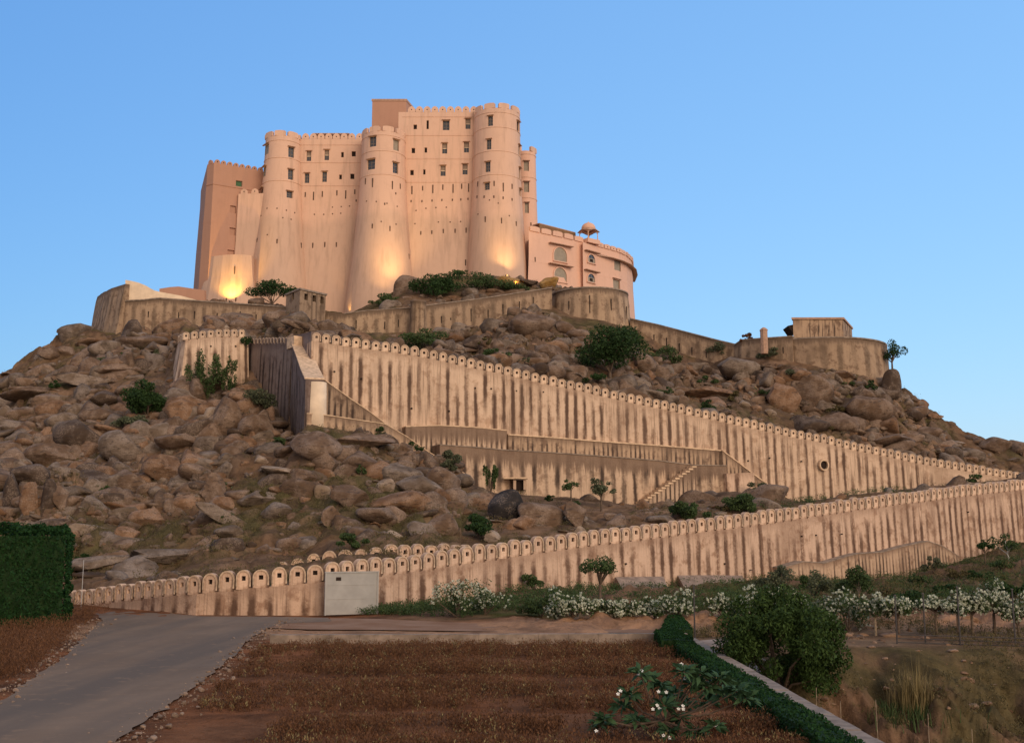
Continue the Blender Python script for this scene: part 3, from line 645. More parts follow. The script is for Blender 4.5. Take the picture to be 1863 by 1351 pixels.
# ground-level helpers on a wall face
def on_wall(name, px, py, out=0.0):
    root, D, nrm = WALLS[name]
    s = SPX(px, py); sx = D[:, 0] / D[:, 1]; i = int(np.argmin(np.abs(sx - s))); Y = D[i, 1]
    p = P(px, py, Y); q = nrm[i]; return Vector((p.x + q[0] * out, p.y + q[1] * out, p.z)), math.atan2(q[1], q[0]) + math.pi / 2, Y
def wall_marks(name, items, pname, mat='dark', depth=0.02, batter=0.03):
    root, D, nrm = WALLS[name]
    for px, py, w, h in items:
        p, a, Y = on_wall(name, px, py); k = Y / 2000
        i = int(np.argmin(np.abs(D[:, 0] / D[:, 1] - SPX(px, py)))); zt = D[i, 2]
        off = batter * max(0, zt - p.z); q = nrm[i]
        B = MB(); B.box((p.x + q[0] * off, p.y + q[1] * off, p.z), (w * k, 0.16, h * k), a); B.build(pname, MT[mat], root)

old_wall('long_rampart_wall', 'lowest long wall, peach plaster with round merlons, running past the grey gate', LW, 1.2, 'wall_low', 1.04, 1.12, mrange=(118, 1878))
REAR = [(325,1050,1064,73.5),(349,1043.5,1062,73.5),(402,1037,1060,73.5),(457,1030,1055,73.5),(534,1014.5,1045,73.5),(585,1004,1040,73.6),(638,998,1030,73.8),(713,990.5,1025,74.8),(761,989,1020,76),(825,989.5,1010,77.5),(850,989.5,1000,78.6)]
old_wall('rear_parapet_wall', 'short inner parapet whose merlons rise just behind the lower wall above the grey gate', REAR, 0.7, 'wall_low', 1.04, 1.0)
old_wall('high_terrace_wall', 'tallest cream wall with dark run-off stripes crossing mid-slope below the rocks, round drain hole near its far end', UW, 1.7, 'wall', 1.04, 1.05, mrange=(560, 1878), batter=0.035)
WT = [(451,615,705,127),(480,614,740,123),(505,613,770,119.2),(531,612,795,115.6)]
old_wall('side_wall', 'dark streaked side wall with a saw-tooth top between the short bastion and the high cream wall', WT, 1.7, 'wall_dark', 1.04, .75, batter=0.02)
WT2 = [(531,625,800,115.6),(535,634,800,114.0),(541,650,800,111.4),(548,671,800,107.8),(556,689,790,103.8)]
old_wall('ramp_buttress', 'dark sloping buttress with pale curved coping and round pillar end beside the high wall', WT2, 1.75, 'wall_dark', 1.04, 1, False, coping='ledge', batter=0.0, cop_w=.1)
p0, p1 = P(530, 622, 115.6), P(530, 614, 115.6)
B = MB(); B.box((p1.x + .6, p1.y + .3, p1.z - .55), (1.9, 1.6, 1.2), R(-56)); B.build('cap_block', MT['ledge'], WALLS['ramp_buttress'][0])
q = P(572, 691, 103.6)
B = MB(); B.lathe((q.x + .05, q.y + 1.1, q.z - 5.2), [(1.05, 0), (0.98, 2.5), (.93, 5.1)], 20, sy=.9)
pil = B.build('end_pillar', MT['white_plaster'], WALLS['ramp_buttress'][0], True)
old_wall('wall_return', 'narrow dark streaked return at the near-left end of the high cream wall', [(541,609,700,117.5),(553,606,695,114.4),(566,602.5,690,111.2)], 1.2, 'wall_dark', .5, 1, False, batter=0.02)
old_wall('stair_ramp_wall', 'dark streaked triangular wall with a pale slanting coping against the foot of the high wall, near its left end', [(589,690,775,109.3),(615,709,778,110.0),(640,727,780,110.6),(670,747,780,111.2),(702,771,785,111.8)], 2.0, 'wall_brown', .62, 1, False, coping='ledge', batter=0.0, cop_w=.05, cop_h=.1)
old_wall('low_terrace_wall', 'low wall with a pale coping stepping down over the boulders below the slanting ramp', [(558,752,790,103.7),(600,756,790,104.4),(640,762,795,105),(700,771,805,106.6),(716,780,812,107.2),(740,794,830,107.6),(780,822,855,108.2),(850,864,880,108.8)], 0.7, 'wall_brown', .7, 1, False, coping='ledge', cop_h=.08, cop_w=.06)
old_wall('upper_terrace_wall', 'brown streaked band of wall directly under the pale foot of the high wall, its taller left section', [(738,776,830,112.8),(800,774,830,114.1),(860,777,830,115.3),(922,783,830,116.4)], 2.6, 'wall_stain', .55, 1, False, coping='ledge', cop_h=.10, cop_w=.04)
old_wall('upper_terrace_wall', 'long dark streaked band of wall under the pale foot of the high wall, ending where the stair meets the slanting coping', [(924,791,830,117.4),(1000,796,835,118.7),(1100,804,840,120.8),(1200,811,850,122.9),(1312,820,860,125.2)], 2.2, 'wall_brown', .55, 1, False, coping='ledge', cop_h=.14, cop_w=.1)
old_wall('lower_terrace_wall', 'wide cream retaining wall behind the young trees with the stone stair climbing across it', [(800,809,905,111.6),(860,813,905,113),(925,819,905,114.4),(1000,823,908,116),(1100,830,912,118.2),(1200,838,918,120.4),(1262,846,918,121.8),(1322,847,905,123)], 3.5, 'wall_stain', 1.3, 1, False, coping='kerb', cop_h=.1, cop_w=.08)
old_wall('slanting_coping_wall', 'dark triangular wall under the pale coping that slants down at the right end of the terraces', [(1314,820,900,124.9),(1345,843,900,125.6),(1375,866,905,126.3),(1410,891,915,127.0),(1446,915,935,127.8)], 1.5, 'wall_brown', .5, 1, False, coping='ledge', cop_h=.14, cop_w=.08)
old_wall('low_plinth_wall', 'low blank cream wall under the slanting coping, beside the round boulder', [(1322,861,905,122.2),(1345,860,900,122.8),(1372,859,898,123.6)], 2.0, 'wall_low', 1.3, 1, False)
old_wall('short_bastion_wall', 'short battered cream bastion wall with merlons behind the bushes left of the dark side wall', [(324,612,712,127),(330,607,712,122.6),(338,603.5,710,121.6),(357,601.5,705,122.2),(396,598.5,702,123.5),(428,598,702,124.8),(452,600,702,125.8)], 1.4, 'wall', 0.93, .9, batter=.13)
# plain lower footing in front of the far part of the lower wall
old_wall('wall_footing', 'low brown streaked footing with a humped top along the far foot of the lower wall', [(1425,1032,1060,91.4),(1462,1021,1062,93.1),(1500,1024,1062,95),(1540,1012,1062,96.9),(1560,1007,1060,97.8),(1605,1004,1055,100),(1650,992,1050,102.3),(1688,984,1045,104.4),(1715,993,1035,105.8),(1745,1012,1030,107.6)], 1.4, 'wall_foot', .5, 1, False, coping='kerb', cop_h=.07, cop_w=.03)
# round drain in the high wall
rt, D, nrm = WALLS['high_terrace_wall']
p, a, Y = on_wall('high_terrace_wall', 1495, 846, 0.25)
def ring(name, c, a, r0, r1, th, mat, parent, n=28):
    B = MB(); M = Matrix.Translation(c) @ Matrix.Rotation(a, 4, 'Z')
    pr = [(r0, 0), (r0, -th), (r1, -th), (r1, 0)]
    vs_ = [M @ Vector((r * math.cos(2*math.pi*j/n), y, r * math.sin(2*math.pi*j/n))) for r, y in pr for j in range(n)]
    B.add(vs_, [(i*n+j, i*n+(j+1)%n, (i+1)%4*n+(j+1)%n, (i+1)%4*n+j) for i in range(4) for j in range(n)]); return B.build(name, MT[mat], parent, False)
ring('drain_ring', p, a, .50, .66, .30, 'ledge', rt)
B = MB(); M = Matrix.Translation(p) @ Matrix.Rotation(a, 4, 'Z') @ Matrix.Rotation(R(90), 4, 'X')
B.add([M @ Vector((.51 * math.cos(2*math.pi*j/24), .51 * math.sin(2*math.pi*j/24), z)) for z in (0.02, -.02) for j in range(24)], [tuple(range(24)), tuple(range(24, 48))]); B.build('drain_opening', MT['dark'], rt)
wall_marks('high_terrace_wall', [(657,689,3,3),(748,743,3.2,3),(816,748,3,3),(608,676,3,2.6),(864,706,2.6,2.6),(893,707,2.6,2.6),(939,711,2.4,2.4),(988,713,2.4,2.4),(1399,833,2.4,2.4),(1360,838,2.4,2.4),(1457,839,2.4,2.4),(1205,805,2.4,2.4),(1155,802,2.4,2.4)], 'weep_hole')
wall_marks('long_rampart_wall', [(1457,975,2.4,2.4),(1483,973,2.4,2.4),(1137,1025,3,3),(1316,1025,3,3),(1364,1036,4,1.6),(1530,971,2.2,2.2),(1760,931,2.2,2.2)], 'weep_hole')
wall_marks('short_bastion_wall', [(383,630,3,3),(405,634,3,3),(428,630,3,3),(402,650,3,22)], 'loophole')
# niche, small door with its slab and the stair on the terrace wall
t = empty('doorway', P(946, 890, 113.2)); tag(t, 'small dark doorway under a projecting stone slab in the cream terrace wall', 'doorway')
c0 = P(946, 880, 113.9); k = 113.9 / 2000
B = MB(); B.box((c0.x, c0.y + .5, c0.z - .1), (13 * k, 1.0, 17 * k)); B.build('opening', MT['dark'], t)
B = MB(); c1 = P(938, 869.5, 113.6); B.box((c1.x, c1.y + .3, c1.z), (44 * k, 1.4, 3 * k)); B.build('lintel_slab', MT['ledge'], t)
B = MB()
for px in (936.5, 955): c1 = P(px, 880, 113.6); B.box((c1.x, c1.y + .45, c1.z - .1), (5 * k, 1.2, 17 * k))
B.build('jamb', MT['wall'], t)
t = empty('stone_stair', P(1205, 920, 118.5)); tag(t, 'straight stone stair climbing to the upper right across the cream terrace wall', 'stair')
A, Bp = P(1140, 934, 117.6), P(1266, 847, 120.3); ns = 20; S1 = MB(); S2 = MB()
dirv = Vector((Bp.x - A.x, Bp.y - A.y, 0)); Ls = dirv.length; dirv.normalize(); an = math.atan2(dirv.y, dirv.x); nv = Vector((dirv.y, -dirv.x, 0))
for i in range(ns):
    f = (i + .5) / ns; c = A.lerp(Bp, f); z = A.z + (Bp.z - A.z) * (i + 1) / ns; L = Ls / ns
    S1.box((c.x - nv.x * .6, c.y - nv.y * .6, z - .11), (L * 1.25, 1.36, .2), an)
    S2.box((c.x - nv.x * .62, c.y - nv.y * .62, (z - .22 + A.z - 2.0) / 2), (L, 1.2, z - .22 - A.z + 2.0), an)
S1.build('step', MT['ledge'], t)
o = S2.build('stair_wall', MT['wall_stain'], t); uv = o.data.uv_layers.new(name='UVMap')
for l in o.data.loops: co = o.data.vertices[l.vertex_index].co; uv.data[l.index].uv = (co.x / .5, 3 - co.z * .6)
# sloping aprons
def apron(label, x0, x1, y0, y1, Yt):
    a, b = P(x0, y0, Yt[0]), P(x1, y0 - 1, Yt[1]); c_, d_ = P(x0 + 22, y1, Yt[0] - 4.6), P(x1 + 16, y1, Yt[1] - 5.0)
    vs_ = [a, b, d_, c_] + [Vector((v.x, v.y, min(v.z, 0) - 1.5)) for v in (a, b, d_, c_)]
    B = MB(); B.add(vs_, [(3, 2, 1, 0), (0, 1, 5, 4), (1, 2, 6, 5), (2, 3, 7, 6), (3, 0, 4, 7)]); tag(B.build('concrete_apron', MT['concrete']), label, 'apron', 'sloping aprons against the lower wall')
apron('sloping grey-brown apron leaning on the lower wall, the smaller one beside the lone small tree', 1120, 1207, 1049, 1088, (81.5, 84.4))
apron('sloping grey-brown apron leaning on the lower wall, the longer one behind the middle flowering bushes', 1233, 1350, 1046, 1086, (85.6, 90.2))
# gate
t = empty('metal_gate', P(638, 1118, 65.4)); tag(t, 'plain grey sheet-metal gate with a tiny dark hatch set in the lower wall', 'gate')
a, b = P(592, 1118, 65.2), P(685, 1118, 66.4); cx, cy = (a.x + b.x) / 2, (a.y + b.y) / 2; L = math.hypot(b.x - a.x, b.y - a.y); an = math.atan2(b.y - a.y, b.x - a.x); ht = P(640, 1041, 65.8).z
B = MB(); B.box((cx, cy, ht / 2), (L, .10, ht), an); B.build('gate_panel', MT['gate'], t)
M = Matrix.Translation((cx, cy, 0)) @ Matrix.Rotation(an, 4, 'Z'); B = MB()
for x in (-L / 2 - .03, L / 2 + .03): B.box((x, -.01, ht / 2), (.09, .17, ht + .04), M=M)
B.box((0, -.01, ht + .03), (L + .2, .17, .07), M=M)
B.build('gate_frame', MT['gate'], t)
B = MB(); B.box((-L / 2 + .72, -.055, ht - .35), (.30, .03, .2), M=M); B.build('hatch', MT['dark'], t)
B = MB()
for z in (.9, 1.7): B.box((0, -.055, z), (L - .15, .02, .03), M=M)
B.build('weld_seam', MT['gate'], t)

# ------------------------------------------------------------------ rampart round the summit
old_wall('corner_bastion', 'weathered grey-brown battered bastion at the far left end of the rampart', RW[0], 2.5, 'rampart', 1.6, 1, False, batter=.14, wav=.25)
old_wall('rampart_wall', 'straight grey-brown rampart between the far-left bastion and the little guardhouse', RW[1], 2.5, 'rampart', 1.6, 1, False, batter=.06, wav=.2, coping='kerb', cop_h=.18)
old_wall('rampart_wall', 'short blank piece of rampart right of the little guardhouse', RW[2], 2.5, 'rampart', 1.6, 1, False, batter=.04, wav=.15)
old_wall('rampart_wall', 'grey-brown rampart between the guardhouse and the small round turret', RW[3], 2.0, 'rampart', 1.6, 1, False, batter=.04, wav=.2, coping='kerb', cop_h=.12)
old_wall('rampart_wall', 'curving rampart rising from the small round turret to the big bastion', RW[4], 2.0, 'rampart', 1.6, 1, False, batter=.06, wav=.2, coping='kerb', cop_h=.16)
old_wall('rampart_wall', 'long rampart dropping to the right from the big bastion to the hilltop outpost', RW[5], 2.0, 'rampart', 1.6, 1, False, batter=.05, wav=.2, coping='kerb', cop_h=.18)
old_wall('rampart_wall', 'short rampart piece with the round-topped pillar, joining the wide round bastion from the left', RW[6], 1.5, 'rampart', 1.6, 1, False, batter=.05, wav=.2, coping='kerb', cop_h=.18)
def arc_tab(cx, cy, r, a0, a1, n, ztop, zb):
    out = []
    for i in range(n + 1):
        a = a0 + (a1 - a0) * i / n; x, y = cx + r * math.cos(a), cy + r * math.sin(a)
        px, pt = proj(x, y, ztop if not callable(ztop) else ztop(x, y)); pb = proj(x, y, zb)[1]
        out.append((px, pt, pb, y))
    return out
def arc_wall(name, label, cx, cy, r, a0, a1, ztop, zb, **k):
    """round bastion: its plan is an arc, so the rows are given straight in the ground plan"""
    n = int(abs(a1 - a0) * r / .7); aa = np.linspace(a0, a1, n + 1)
    global dense
    D = np.array([(cx + r * math.cos(a), cy + r * math.sin(a), ztop, zb, abs(a - a0) * r) for a in aa])
    old = dense; dense = lambda tab, step=.7: D
    try: return old_wall(name, label, None, **k)
    finally: dense = old
z = P(1072, 522, 164.5).z; c = P(1073, 540, 171)
arc_wall('round_bastion', 'big round battered bastion of the rampart in front of the pink annex', c.x, c.y, 6.0, R(188), R(362), z, z - 9, thick=2.6, mat='rampart', pitch=1.8, merlons=False, batter=.09, wav=.2, coping='kerb', cop_h=.2)
z = P(1500, 611, 150.5).z; c = P(1477, 630, 162.5)
arc_wall('round_bastion', 'wide round bastion at the right end of the rampart, under the hilltop outpost', c.x, c.y, 10.6, R(180), R(372), z, z - 7, thick=2.6, mat='rampart', pitch=2.2, merlons=False, batter=.05, wav=.2, coping='kerb', cop_h=.2)
for nm, its in (('rampart_wall.004', []),):
    pass
# small turret on the rampart
q = P(761, 548, 158.6)
t = empty('small_turret', (q.x, q.y, q.z - 5)); tag(t, 'small round plastered turret standing on the rampart below the dense hillside bush', 'turret')
B = MB(); B.lathe((q.x, q.y, q.z - 6), [(1.45, 0), (1.35, 1.2), (1.12, 5.7), (1.18, 5.75), (1.18, 6.0), (.9, 6.05)], 24); o = B.build('turret_wall', MT['rampart'], t, True)
uv = o.data.uv_layers.new(name='UVMap')
for l in o.data.loops: co = o.data.vertices[l.vertex_index].co; uv.data[l.index].uv = (math.atan2(co.x, co.y) * 1.4, 5 - co.z)
# loopholes on the ramparts
def slit_at(px, py, Y, h, w=1.6, parent=None, ang=0):
    p = P(px, py, Y); k = Y / 2000; B = MB(); B.box((p.x, p.y, p.z), (w * k, .5, h * k), ang); B.build('loophole', MT['dark'], parent)
RT = {o['label']: o for o in C.objects if o.get('label') and o.name.startswith(('rampart', 'round', 'corner'))}
def by(s): return [o for l, o in RT.items() if s in l][0]
dg = bpy.context.evaluated_depsgraph_get
def mesh_child(root, nm='masonry'): return [c_ for c_ in root.children if c_.name.startswith(nm)][0]
from mathutils.bvhtree import BVHTree
def bvh_of(objs):
    bpy.context.view_layer.update(); vv, ff = [], []
    for o in objs:
        b = len(vv); M = o.matrix_world; vv += [M @ v.co for v in o.data.vertices]; ff += [tuple(i + b for i in p_.vertices) for p_ in o.data.polygons]
    return BVHTree.FromPolygons(vv, ff)
CAMP = Vector((0, 0, CH))
def shoot(bvh, px, py):
    d = (P(px, py, 100) - CAMP).normalized(); h_ = bvh.ray_cast(CAMP, d)
    if h_[0] is None: return None
    n_ = h_[1]
    if n_.dot(d) > 0: n_ = -n_
    n_ = Vector((n_.x, n_.y, 0)).normalized(); return h_[0], n_, math.atan2(n_.y, n_.x) + math.pi / 2
def loopholes(root, items, w=1.6, nm='loophole'):
    b = bvh_of([mesh_child(root)])
    for px, py, h in items:
        r_ = shoot(b, px, py)
        if r_ is None: continue
        p_, n_, a_ = r_; k = p_.y / 2000; B = MB(); B.box(p_, (w * k, .10, h * k), a_); B.build(nm, MT['dark'], root)
loopholes(by('far-left bastion and'), [(325,575,14),(354,573,15),(395,577,16),(437,575,18),(466,580,16),(270,572,12),(500,590,16)])
loopholes(by('guardhouse and the small'), [(648,590,16),(700,592,14),(725,588,14)])
loopholes(by('rising from'), [(803,582,14),(857,573,24),(888,572,18),(915,563,20),(945,558,20),(970,548,16),(820,580,4)])
loopholes(by('in front of the pink'), [(1035,560,26),(1073,553,34),(1112,560,34),(1002,548,24),(1140,570,26)])
loopholes(by('long rampart dropping'), [(1166,610,14),(1190,615,14),(1213,622,16),(1236,632,16),(1259,640,18),(1285,645,12)])
loopholes(by('wide round bastion'), [(1455,632,18),(1483,635,20),(1513,637,22),(1544,640,22),(1572,640,24),(1596,645,16),(1425,637,12)])
# guardhouse
t = empty('guardhouse', P(548, 600, 157)); tag(t, 'little flat-roofed guardhouse with small square windows on the rampart, beside the leafy tree', 'guardhouse')
zt = P(545, 527, 156.5).z; zb = 26.0
pl = [P(520, 560, 160.5), P(545, 560, 156.5), P(592, 560, 160.3), P(570, 560, 165)]
pl = [(v.x, v.y) for v in pl]
def prism(pl, z0, z1, off=0.0):
    cx = sum(p_[0] for p_ in pl) / len(pl); cy = sum(p_[1] for p_ in pl) / len(pl); k = len(pl)
    q_ = []
    for x, y in pl:
        d_ = Vector((x - cx, y - cy)); d_ = d_ * (1 + off / max(d_.length, .01)); q_.append((cx + d_.x, cy + d_.y))
    return [(x, y, z0) for x, y in q_] + [(x, y, z1) for x, y in q_], [tuple(range(k))[::-1], tuple(range(k, 2 * k))] + [(i, (i + 1) % k, k + (i + 1) % k, k + i) for i in range(k)]
B = MB(); B.add(*prism(pl, zb, zt)); gh = B.build('masonry', MT['rampart'], t)
B = MB(); B.add(*prism(pl, zt + .004, zt + .25, .25)); B.build('roof', MT['kerb'], t)
def carve(o, boxes, dark=True):
    """cut recesses with real depth: boxes = (centre, size, angle)"""
    if not boxes: return
    B = MB()
    for c_, d_, a_ in boxes: B.box(c_, d_, a_)
    me = bpy.data.meshes.new('cut'); me.from_pydata(B.v, [], B.f); me.update()
    for mm in o.data.materials: me.materials.append(mm)
    bm = bmesh.new(); bm.from_mesh(me); bmesh.ops.recalc_face_normals(bm, faces=bm.faces[:]); bm.to_mesh(me); bm.free()
    co = bpy.data.objects.new('cut', me); C.objects.link(co)
    bm = bmesh.new(); bm.from_mesh(o.data); bmesh.ops.recalc_face_normals(bm, faces=bm.faces[:]); bm.to_mesh(o.data); bm.free()
    md = o.modifiers.new('cut', 'BOOLEAN'); md.operation = 'DIFFERENCE'; md.object = co; md.solver = 'EXACT'
    bpy.context.view_layer.update()
    ev = o.evaluated_get(bpy.context.evaluated_depsgraph_get()); nm = bpy.data.meshes.new_from_object(ev)
    o.modifiers.clear(); n0 = len(o.data.polygons)
    if len(nm.polygons) > 3: o.data = nm
    bpy.data.objects.remove(co); bpy.data.meshes.remove(me)
bb = bvh_of([gh]); bx = []
for px, py, w, h in ((533,538,9,15),(557,540,8.5,12),(572,543,8.5,12),(586,546,8,13)):
    p_, n_, a_ = shoot(bb, px, py); k = p_.y / 2000; bx.append((p_, (w * k, 1.6, h * k), a_))
carve(gh, bx)
uv = gh.data.uv_layers.get('UVMap') or gh.data.uv_layers.new(name='UVMap')
for l in gh.data.loops: co = gh.data.vertices[l.vertex_index].co; uv.data[l.index].uv = ((co.x + co.y) * .8, 8 - (co.z - 1) * .7)
for c_, d_, a_ in bx:
    B = MB(); n_ = Vector((math.cos(a_ - math.pi / 2), math.sin(a_ - math.pi / 2), 0)); B.box(c_ - n_ * .72, (d_[0], .05, d_[2]), a_); B.build('window', MT['dark'], t)
# cream plaster wall and rose wall behind the far-left rampart
def flatwall(name, label, tab, th, mat, cat='wall'):
    a = [P(px, y0, Y) for px, y0, y1, Y in tab]; b = [P(px, y1, Y) for px, y0, y1, Y in tab]; k = len(tab); B = MB()
    vs_ = a + b + [v + Vector((.15, th, 0)) for v in a] + [v + Vector((.15, th, 0)) for v in b]
    fs = []
    for i in range(k - 1): fs += [(k + i, k + i + 1, i + 1, i), (i, i + 1, 2*k+i+1, 2*k+i), (2*k+i, 2*k+i+1, 3*k+i+1, 3*k+i)]
    fs += [(0, 2*k, 3*k, k), (k-1, 2*k-1, 4*k-1, 3*k-1)]
    B.add(vs_, fs); o = B.build(name, MT[mat]); tag(o, label, cat); return o
flatwall('parapet_wall', 'smooth cream stepped parapet curving down behind the far-left end of the rampart', [(228,509,560,167.6),(240,511,560,167.5),(252,514,560,167.5),(262,518,560,167.5),(270,523,560,167.5),(280,528,560,167.6),(292,531,560,167.8),(330,538,560,168.2),(370,549,560,168.6)], .7, 'white_plaster')
flatwall('garden_wall', 'low rose-coloured wall with a slightly peaked top between the cream parapet and the fort', [(290,525,560,178),(310,522,560,178.5),(325,521,560,179),(372,528,560,180)], .6, 'fort_red')
# hilltop outpost
t = empty('hilltop_outpost', P(1495, 620, 158)); tag(t, 'flat-roofed brown building standing on the wide round bastion at the right', 'building')
z1 = P(1490, 581, 156).z; z0 = z1 - 4
pl = [P(1443, 600, 156), P(1534, 600, 156), P(1550, 600, 163.5), P(1455, 600, 163.5)]; pl = [(v.x, v.y) for v in pl]
B = MB(); B.add(*prism(pl, z0, z1)); o = B.build('masonry', MT['wall_brown'], t)
uv = o.data.uv_layers.new(name='UVMap')
for l in o.data.loops: co = o.data.vertices[l.vertex_index].co; uv.data[l.index].uv = ((co.x + co.y) * .5, 8 - co.z)
B = MB(); B.add(*prism(pl, z1 + .004, z1 + .28, .28)); B.build('roof', MT['sill'], t)
e = P(1441, 596, 157.2); B = MB(); B.add([(e.x, e.y - 1, e.z + .3), (e.x, e.y + 2, e.z + .3), (e.x - .85, e.y + 2, e.z + .1), (e.x - .85, e.y - 1, e.z + .1), (e.x, e.y - 1, e.z - 1.2), (e.x, e.y + 2, e.z - 1.2)], [(0, 1, 2, 3), (3, 2, 5, 4), (0, 3, 4), (1, 5, 2)]); B.build('canopy', MT['dark'], t)
q = P(1390, 618, 152.8)
t = empty('stone_pillar', q); tag(t, 'small round-topped pillar standing on the rampart left of the hilltop building', 'pillar')
B = MB(); B.lathe((q.x, q.y, q.z - 2.0), [(.52, 0), (.52, 3.25), (.58, 3.3), (.58, 3.42), (.42, 3.6), (.2, 3.75), (.03, 3.8)], 8, a0=R(22)); o = B.build('shaft', MT['sill'], t)
# ------------------------------------------------------------------ the fort on the summit
fort = empty('hill_fort', P(700, 560, 190)); tag(fort, 'tall peach-plastered hill fort with three round battered towers and rows of small windows', 'fort')
ZG = 38.0
def zat(py, Y): return P(900, py, Y).z
def lathe_tower(name, pxc, Yc, prof, mat='fort', n=56):
    """prof: (photo y, radius in photo px) from the top down"""
    X = P(pxc, 350, Yc).x; pr = []
    for py, rp in prof:
        r = rp * Yc / 2000; pr.append((r, P(pxc, py, Yc - r).z))
    pr.append((pr[-1][0] * 1.05, min(ZG, pr[-1][1] - 1)))
    # smooth profile
    zs = np.array([z for r, z in pr])[::-1]; rs = np.array([r for r, z in pr])[::-1]
    zz = np.linspace(zs[0], zs[-1], 26); rr = np.interp(zz, zs, rs); rr = np.convolve(np.pad(rr, 2, 'edge'), np.ones(5) / 5, 'valid')
    B = MB(); B.lathe((X, Yc, 0), list(zip(rr, zz)), n); o = B.build(name, MT[mat], fort)
    for p_ in o.data.polygons: p_.use_smooth = len(p_.vertices) == 4
    return o, X, Yc, rr, zz
def solid(name, plan, prof, mat='fort', parent=None):
    """closed battered block: plan anticlockwise seen from above; prof = (z, outward offset) upwards"""
    k = len(plan); B = MB(); vs_ = []
    pts = [Vector(p_) for p_ in plan]; nr_ = []
    for i in range(k):
        a = (pts[i] - pts[i-1]).normalized(); b = (pts[(i+1) % k] - pts[i]).normalized()
        na, nb = Vector((a.y, -a.x)), Vector((b.y, -b.x)); m_ = (na + nb); m_ = m_ / max(m_.dot(na), .5)
        nr_.append(m_)
    for z, o_ in prof:
        vs_ += [(p_.x + q.x * o_, p_.y + q.y * o_, z) for p_, q in zip(pts, nr_)]
    fs = [(i*k+j, i*k+(j+1)%k, (i+1)*k+(j+1)%k, (i+1)*k+j) for i in range(len(prof)-1) for j in range(k)]
    fs += [tuple(range(k))[::-1], tuple(range((len(prof)-1)*k, len(prof)*k))]
    B.add(vs_, fs); return B.build(name, MT[mat], parent or fort)
def XY(px, Y, py=400): v = P(px, py, Y); return (v.x, v.y)
def crenels(name, path, z, w, gap, h, th, parent, mat='fort', shape='arch', hole=True, closed=False, dz=None):
    """battlement along a plan path"""
    pts = [Vector((*p_, 0)) for p_ in path]; S = [0]
    for a, b in zip(pts[:-1], pts[1:]): S.append(S[-1] + (b - a).length)
    B = MB(); n = max(1, int((S[-1] + gap) / (w + gap))); st = (S[-1]) / n
    for i in range(n):
        s_ = (i + .5) * st; x = np.interp(s_, S, [p_.x for p_ in pts]); y = np.interp(s_, S, [p_.y for p_ in pts])
        j = min(max(int(np.searchsorted(S, s_)) , 1), len(pts) - 1); d_ = (pts[j] - pts[j-1]).normalized(); an = math.atan2(d_.y, d_.x)
        zz = z if dz is None else z + dz(s_ / S[-1])
        M = Matrix.Translation((x, y, zz)) @ Matrix.Rotation(an, 4, 'Z'); hw = w / 2
        if shape == 'arch': out = [(-hw, 0), (-hw, h*.45), (-hw*.8, h*.72), (-hw*.4, h*.92), (0, h), (hw*.4, h*.92), (hw*.8, h*.72), (hw, h*.45), (hw, 0)]
        else: out = [(-hw, 0), (-hw, h*.8), (-hw*.82, h*.97), (0, h*1.05), (hw*.82, h*.97), (hw, h*.8), (hw, 0)]
        k = len(out); vs_ = [M @ Vector((a, -th/2, c_)) for a, c_ in out] + [M @ Vector((a, th/2, c_)) for a, c_ in out]
        B.add(vs_, [tuple(range(k))] + [tuple(range(k, 2*k))[::-1]] + [(i_, k+i_, k+(i_+1)%k, (i_+1)%k) for i_ in range(k)])
        if hole: B.box((0, -th/2 - .01, h*.42), (.16, .03, .2), mi=1, M=M)
    return B.build(name, [MT[mat], MT['dark']], parent)
def arcpath(X, Y, r, a0, a1, n=40): return [(X + r * math.cos(a0 + (a1-a0)*i/n), Y + r * math.sin(a0 + (a1-a0)*i/n)) for i in range(n + 1)]

TA = lathe_tower('tower', 513, 192.5, [(246,33),(300,35),(352,38.5),(400,43),(440,48),(500,56),(552,64)])
TB = lathe_tower('tower', 696.5, 189.6, [(238,41),(300,42),(350,44.5),(400,49.5),(440,53),(480,58),(530,64),(575,70)])
TC = lathe_tower('tower', 904, 190.0, [(196,43.5),(262,44.5),(330,46),(350,47),(400,51),(450,54.5),(510,59)])
zAB, zBC = zat(253, 192.0), zat(204, 190.0)
def bat(zt, zb, zs, out):
    return [(zb, out), (zb + (zs - zb) * .35, out * .62), (zb + (zs - zb) * .7, out * .22), (zs, 0), (zt, 0)]
zf = zat(372, 191)
AB = solid('curtain_wall', [XY(525, 192), XY(690, 192), XY(690, 208), XY(525, 208)], bat(zAB, ZG, zf, 2.6))
BC = solid('curtain_wall', [XY(722, 190), XY(890, 190), XY(905, 213), XY(730, 213)], bat(zBC, ZG, zf, 2.6))
pD = [XY(363, 205), XY(373, 189.6), XY(385, 188.6), XY(476, 193.4), XY(490, 206)]
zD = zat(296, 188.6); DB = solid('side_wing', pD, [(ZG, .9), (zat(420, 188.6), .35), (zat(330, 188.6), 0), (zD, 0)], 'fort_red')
zD2 = zat(353, 190.5); D2 = solid('low_wing', [XY(432, 190.4), XY(480, 190.0), XY(480, 196), XY(437, 196)], [(ZG, .8), (zat(440, 190), .15), (zD2, 0)], 'fort')
zD3 = zat(463, 186.6)
D3 = solid('base_skirt', [XY(372, 190.4), XY(380, 188.8), XY(392, 187.7), XY(408, 186.9), XY(426, 186.5), XY(444, 186.6), XY(460, 187.2), XY(470, 191), XY(385, 194)], [(ZG, 2.6), (ZG + (zD3 - ZG) * .4, 1.2), (ZG + (zD3 - ZG) * .75, .35), (zD3, 0)], 'fort')
pE = [XY(673, 197), XY(736, 197), XY(757, 203.5), XY(700, 207)]
